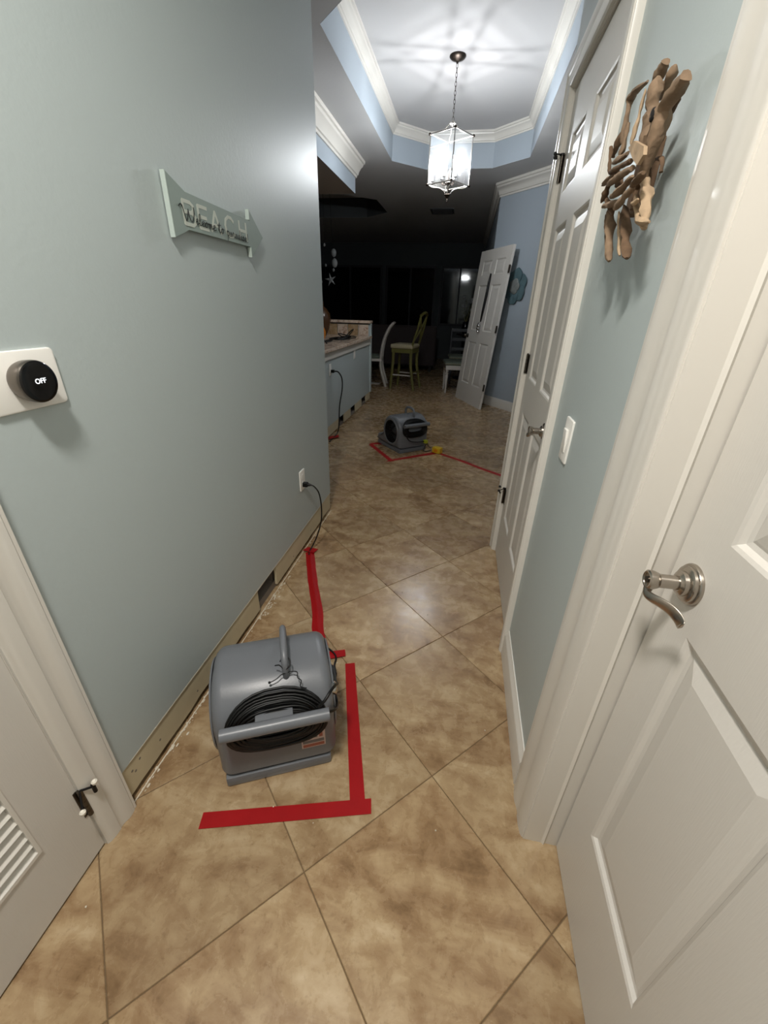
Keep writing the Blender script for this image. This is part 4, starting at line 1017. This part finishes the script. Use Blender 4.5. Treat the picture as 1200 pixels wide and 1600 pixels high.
ct = bx('raised_counter', (-3.7, CX+.03, CY1-.16, CY1+.03, 1.136, 1.172), GRANITE, bev=.008); tag(ct, 'raised granite bar ledge at the far end of the counter', 'countertop')
bsp = empty('backsplash'); tag(bsp, 'row of beige stone backsplash tiles under the raised bar ledge', 'backsplash')
for k in range(9):
    bx('tile', (CX-.155-k*.16, CX-.003-k*.16, CY1-.133, CY1-.121, .969, 1.118), TRAV if k % 2 else GRANITE, bsp, bev=.002)
o2 = plate('wall_outlet', CX, 4.53, .735, 1, 'white wall outlet on the kitchen half wall with a black cord plugged in', 'outlet')
o3 = plate('wall_outlet', CX, 5.62, .80, 1, 'plain white outlet farther along the kitchen half wall with nothing plugged in', 'outlet', .08, .13)
for rr in (o2, o3):
    for s in (-1, 1):
        bm = bmesh.new(); lathe(bm, [(0, .0075), (.016, .0075), (.017, .0065), (.017, .004)], 16, Matrix.Translation((0, 0, s*.0225)) @ Matrix.Rotation(PI/2, 4, 'Y')); mk('socket', bm, PLAST, rr, smooth=40)
c2 = empty('extension_cord', (CX+.01, 4.54, .72)); tag(c2, 'black power cord hanging down the kitchen half wall', 'cord')
bm = bmesh.new(); box(bm, 0, .035, -.018, .018, -.016, .016, bev=.004); mk('plug', bm, BLACK, c2, smooth=40)
bm = bmesh.new(); tube(bm, catmull([(.035, 0, 0), (.075, .02, -.01), (.105, .05, -.08), (.105, .05, -.20), (.085, 0, -.38), (.08, -.02, -.56), (.07, -.03, -.66), (.05, -.10, -.705), (.045, -.3, -.714)], 6), .007, 8); mk('cord', bm, BLACK, c2, smooth=True)
tape_strip([(CX+.02, 4.30), (CX+.12, 4.42), (CX+.08, 4.50), (CX, 4.40)], 'small red tape piece at the foot of the kitchen half wall').location.z = .013
# things on the counter
rl = empty('cord_reel', (CX-.20, 4.66, .976)); tag(rl, 'orange and black cord reel standing on the granite countertop', 'cord reel')
RYY = Matrix.Translation((0, 0, .115)) @ Matrix.Rotation(PI/2, 4, 'X')
bm = bmesh.new(); lathe(bm, [(0, -.03), (.06, -.03), (.06, .03), (0, .03)], 20, RYY); mk('reel_drum', bm, BLACK, rl, smooth=40)
for s in (-1, 1):
    bm = bmesh.new(); lathe(bm, [(.02, s*.030), (.105, s*.030), (.113, s*.034), (.105, s*.040), (.02, s*.040)], 28, RYY); mk('reel_flange', bm, ORANGE, rl, smooth=40)
bm = bmesh.new(); tube(bm, catmull([(-.08, 0, .0), (-.06, 0, .02), (0, .055, .15), (.02, 0, .25), (0, -.055, .15), (.06, 0, .02), (.08, 0, 0)], 5), .009, 8); mk('stand', bm, BLACK, rl, smooth=True)
bm = bmesh.new(); rd = random.Random(5); pts = []
for k in range(16): pts.append((CX-.10-.26*abs(math.sin(k*.9))*rd.random(), 4.72+.085*k+rd.uniform(-.10, .10), .976+(.13*rd.random() if k % 3 == 1 else .0)))
pts = [(a, b, c+.008) for a, b, c in pts]; pts[0] = (CX-.08, 4.70, .99)
tube(bm, catmull(pts, 6), .007, 6)
for kk in range(3):
    tube(bm, catmull([(CX-.15+.10*math.cos(a)+kk*.01, 5.55+kk*.12+.22*math.sin(a), .985+.10*max(0, math.sin(a*1+kk))*(kk == 1)) for a in [2*PI*q/9 for q in range(9)]], 5, closed=True), .0065, 6, closed=True)
tag(mk('loose_cord', bm, BLACK, smooth=True), 'tangled black cord lying on the granite countertop', 'cord')
vz = empty('vase', (-2.02, 6.1, .969)); tag(vz, 'round amber vase half hidden behind the left hallway wall edge', 'vase')
bm = bmesh.new(); lathe(bm, [(0, .0), (.05, 0), (.06, .01), (.10, .10), (.125, .20), (.115, .29), (.07, .35), (.035, .38), (.03, .43), (.036, .44), (.028, .435), (.025, .38), (0, .37)], 28); mk('vase_body', bm, AMBER, vz, smooth=40)

# shell pendants with a starfish, high over the far end of the bar
sp = empty('shell_garland', (-2.20, 6.9, 0)); tag(sp, 'hanging garland of white shells with a starfish over the raised bar', 'ornament')
bm = bmesh.new()
for dx, zz in ((0, 1.72), (.14, 1.86), (-.07, 1.66)): tube(bm, [(dx, 0, zz), (dx*.7, 0, ZC)], .003, 5)
mk('hanging_string', bm, BLACK, sp)
for dx, zz, rr in ((0.14, 2.06, .05), (.15, 1.93, .055), (.13, 1.84, .022), (0, 2.16, .02), (.01, 1.90, .018), (-.07, 1.68, .022)):
    bm = bmesh.new(); bmesh.ops.create_uvsphere(bm, u_segments=12, v_segments=8, radius=rr, matrix=Matrix.Translation((dx, 0, zz)) @ Matrix.Diagonal((.8, .6, 1.1, 1)))
    for v in bm.verts: v.co += v.co.normalized()*.003*math.sin(v.co.x*300)
    mk('shell', bm, SHELL, sp, smooth=True)
bm = bmesh.new(); top = bm.verts.new((.08, -.018, 1.71)); bot = bm.verts.new((.08, .006, 1.71)); rim = []
for k in range(10):
    a = PI/2+PI*k/5+.2; r_ = .095 if k % 2 == 0 else .030; rim.append(bm.verts.new((.08+r_*math.cos(a), 0, 1.71+r_*math.sin(a))))
for k in range(10): bm.faces.new((top, rim[k], rim[(k+1) % 10])); bm.faces.new((bot, rim[(k+1) % 10], rim[k]))
mk('starfish', bm, SHELL, sp)

# ------------------------------------------------------------------ seating in the dark room
gs = empty('bar_stool', (-1.04, 7.83, 0), math.radians(-12)); tag(gs, 'green wooden bar stool with cream seat pad and leaning back', 'stool')
SH = .70
for sx, sy in ((-1, -1), (-1, 1), (1, -1), (1, 1)):
    bm = bmesh.new(); P = catmull([(sx*.165, sy*.165, SH), (sx*.172, sy*.17, SH*.6), (sx*.185+(.03 if sx > 0 else 0), sy*.185, .2), (sx*.20+(.055 if sx > 0 else 0), sy*.195, 0)], 5)
    tube(bm, P, .030, 8, rfun=lambda t: 1-.25*t); mk('leg', bm, GREENW, gs, smooth=50)
bm = bmesh.new(); box(bm, -.195, .195, -.195, .195, SH-.07, SH, bev=.006); mk('seat_rail', bm, GREENW, gs)
bm = bmesh.new(); box(bm, -.215, .205, -.215, .215, SH, SH+.075, bev=.03); mk('seat', bm, CREAM, gs, smooth=60)
for a, b, z_ in (((-.19, -.18), (.20, -.18), .25), ((-.19, .18), (.20, .18), .25), ((-.185, -.18), (-.185, .18), .20), ((.205, -.18), (.205, .18), .30)):
    bm = bmesh.new(); tube(bm, [(a[0], a[1], z_), (b[0], b[1], z_)], .012, 8); mk('stretcher', bm, WHITEW if z_ == .25 else GREENW, gs, smooth=50)
for sy in (-1, 1):
    bm = bmesh.new(); tube(bm, catmull([(.175, sy*.18, SH-.02), (.205, sy*.18, SH+.12), (.27, sy*.175, SH+.34), (.315, sy*.16, SH+.55)], 5), .024, 8, flat=.8); mk('back_post', bm, GREENW, gs, smooth=50)
bm = bmesh.new(); tube(bm, catmull([(.315, -.17, SH+.54), (.335, 0, SH+.585), (.315, .17, SH+.54)], 5), .030, 8, flat=.7); mk('top_rail', bm, GREENW, gs, smooth=50)
for s in (-1, 1):
    bm = bmesh.new(); tube(bm, catmull([(.215, s*.165, SH+.14), (.27, 0, SH+.33), (.305, -s*.15, SH+.50)], 5), .016, 8, flat=.6); mk('cross_splat', bm, GREENW, gs, smooth=50)

wc = empty('side_chair', (-1.66, 8.0, 0), math.radians(6)); tag(wc, 'white chair with sweeping curved back posts between the counter and green stool', 'chair')
for sy in (-.20, .20):
    bm = bmesh.new(); tube(bm, catmull([(.36, sy, 1.10), (.27, sy, .98), (.19, sy, .78), (.15, sy, .52), (.16, sy, .30), (.25, sy, .0)], 6), .031, 8, flat=.8); mk('back_post', bm, WHITEW, wc, smooth=50)
    bm = bmesh.new(); tube(bm, [(-.22, sy, .47), (-.23, sy, 0)], .02, 8); mk('leg', bm, WHITEW, wc, smooth=50)
bm = bmesh.new(); box(bm, -.25, .17, -.23, .23, .455, .50, bev=.008); mk('seat_rail', bm, WHITEW, wc)
bm = bmesh.new(); box(bm, -.245, .145, -.21, .21, .50, .55, bev=.02); mk('seat', bm, GREENC, wc, smooth=60)
bm = bmesh.new(); tube(bm, catmull([(.355, -.21, 1.09), (.375, 0, 1.10), (.355, .21, 1.09)], 5), .022, 8); mk('top_rail', bm, WHITEW, wc, smooth=50)
bm = bmesh.new(); tube(bm, [(.15, -.2, .62), (.15, .2, .62)], .012, 6); tube(bm, [(.24, -.2, .92), (.24, .2, .92)], .012, 6); mk('back_slat', bm, WHITEW, wc, smooth=50)
fr = bx('floor_board', (-2.0, -1.55, 8.05, 8.2, 0, .012), WHITEW, bev=.003); tag(fr, 'flat white strip lying on the floor under the white chair', 'floor board')

def turned_leg(parent, x, y, h, WHITEW=WHITEW):
    bm = bmesh.new(); lathe(bm, [(0, 0), (.013, 0), (.018, .03), (.015, .06), (.020, .20), (.026, h*.72), (.018, h*.76), (.028, h*.79), (.028, h*.82), (.018, h*.84), (.027, h*.87), (.027, h), (0, h)], 14, Matrix.Translation((x, y, 0))); mk('leg', bm, WHITEW, parent, smooth=40)
def dining_chair(loc, rz, label, s=1.0, dark=False):
    WHITEW = GREYD if dark else globals()['WHITEW']  # dark copy of the chair paint stands in for dim light
    r = empty('dining_chair', loc, rz); tag(r, label, 'chair', 'dining chairs behind the leaning door')
    for x, y in ((-.21, -.19), (-.21, .19), (.21, -.19), (.21, .19)): turned_leg(r, x, y, .42, WHITEW)
    bm = bmesh.new(); box(bm, -.24, .24, -.22, .22, .40, .475, bev=.005); mk('seat_rail', bm, WHITEW, r)
    bm = bmesh.new(); box(bm, -.255, .25, -.235, .235, .475, .535, bev=.025); mk('seat', bm, GREENC, r, smooth=60)
    bm = bmesh.new(); box(bm, -.256, .251, -.237, .237, .497, .503, bev=.001); mk('piping', bm, CREAM, r)
    for y in (-.2, .2):
        bm = bmesh.new(); tube(bm, catmull([(.22, y, .42), (.235, y, .70), (.27, y, 1.0)], 5), .019, 8); mk('back_post', bm, WHITEW, r, smooth=50)
    for z_ in (.62, .80, .97):
        bm = bmesh.new(); box(bm, .238+.05*(z_-.62), .256+.05*(z_-.62), -.2, .2, z_-.028, z_+.028, bev=.004); mk('back_slat', bm, WHITEW, r)
    return r
dining_chair((-.07, 7.78, 0), math.radians(8), 'white dining chair with turned legs and grey-green cushion beside the leaning door')
dining_chair((-.05, 8.75, 0), math.radians(95), 'dining chair coloured dark for the unlit room, with slatted back, farther behind the leaning door', dark=True)

so = empty('sofa', (-1.9, 10.2, 0)); tag(so, 'long dark taupe sofa back standing in the unlit living room', 'sofa')
bm = bmesh.new(); box(bm, -1.3, 1.25, -.12, .12, .12, .98, bev=.05); mk('backrest', bm, SOFA, so, smooth=60)
bm = bmesh.new(); box(bm, -1.3, 1.25, .12, .85, .12, .48, bev=.05); mk('seat', bm, SOFA, so, smooth=60)
for s in (-1.3, 1.05):
    bm = bmesh.new(); box(bm, s, s+.2, .1, .85, .12, .68, bev=.05); mk('armrest', bm, SOFA, so, smooth=60)
for x, y in ((-1.2, -.05), (1.15, -.05), (-1.2, .75), (1.15, .75)): bx('leg', (x-.03, x+.03, y-.03, y+.03, 0, .13), BLACKM, so)
# end wall of sliding windows
def window(name, x0, x1, z0, z1, y):
    r = empty(name); struct(r)
    bm = bmesh.new(); t = .05
    box(bm, x0, x0+t, y-.06, y, z0, z1); box(bm, x1-t, x1, y-.06, y, z0, z1); box(bm, x0+t, x1-t, y-.06, y, z1-t, z1); box(bm, x0+t, x1-t, y-.06, y, z0, z0+t); box(bm, (x0+x1)/2-.02, (x0+x1)/2+.02, y-.055, y, z0+t, z1-t)
    mk('window_frame', bm, WINF, r)
    bx('pane', (x0+t, (x0+x1)/2-.02, y-.02, y-.012, z0+t, z1-t), NIGHT, r); bx('pane', ((x0+x1)/2+.02, x1-t, y-.02, y-.012, z0+t, z1-t), NIGHT, r)
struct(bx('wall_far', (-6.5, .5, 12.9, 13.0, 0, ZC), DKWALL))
window('window_1', -4.3, -2.45, .05, 2.35, 12.9); window('window_2', -2.35, -.95, .05, 2.35, 12.9); window('window_3', -.80, .20, .9, 2.35, 12.9)

# vent and smoke alarm in the dark ceiling
vt = empty('ceiling_vent', (-.62, 8.78, ZC)); tag(vt, 'rectangular ceiling vent beyond the hanging lantern', 'vent')
bm = bmesh.new(); box(bm, -.20, .20, -.22, -.19, -.012, 0); box(bm, -.20, .20, .19, .22, -.012, 0); box(bm, -.20, -.17, -.19, .19, -.012, 0); box(bm, .17, .20, -.19, .19, -.012, 0); mk('vent_frame', bm, GREYD, vt)
for k in range(8):
    bm = bmesh.new(); box(bm, -.17, .17, -.001, .001, -.016, .016, M=Matrix.Translation((0, -.16+.045*k, -.012)) @ Matrix.Rotation(.7, 4, 'X')); mk('slat', bm, GREYD, vt)
# white blossoms on a dark plant stand beside the leaning door
fv = empty('flower_vase', (-.02, 9.3, 0)); tag(fv, 'vase of small white blossoms in the dark, left of the leaning door', 'plant')
bm = bmesh.new(); lathe(bm, [(0, 0), (.16, 0), (.17, .03), (.04, .06), (.04, .84), (.17, .88), (.17, .90), (0, .90)], 20); mk('stand', bm, BLACKM, fv, smooth=40)
bm = bmesh.new(); lathe(bm, [(0, .90), (.05, .90), (.075, .98), (.06, 1.08), (.04, 1.12), (.03, 1.12), (0, 1.1)], 18); mk('vase_body', bm, SCREEN, fv, smooth=40)
bm = bmesh.new(); rd = random.Random(2)
for k in range(9): a = rd.uniform(0, 6.28); tube(bm, [(0, 0, 1.1), (.1*math.cos(a), .1*math.sin(a), 1.2+.3*rd.random())], .003, 5)
mk('stems', bm, GREENW, fv)
for k in range(12):
    a = rd.uniform(0, 6.28); q = rd.uniform(.03, .14); bm = bmesh.new(); c = (q*math.cos(a), q*math.sin(a), 1.22+.36*rd.random())
    for j in range(5): bmesh.ops.create_icosphere(bm, subdivisions=1, radius=.016, matrix=Matrix.Translation((c[0]+.016*math.cos(j*1.26), c[1], c[2]+.016*math.sin(j*1.26))) @ Matrix.Diagonal((1, .5, 1, 1)))
    mk('blossom', bm, SHELL, fv, smooth=True)
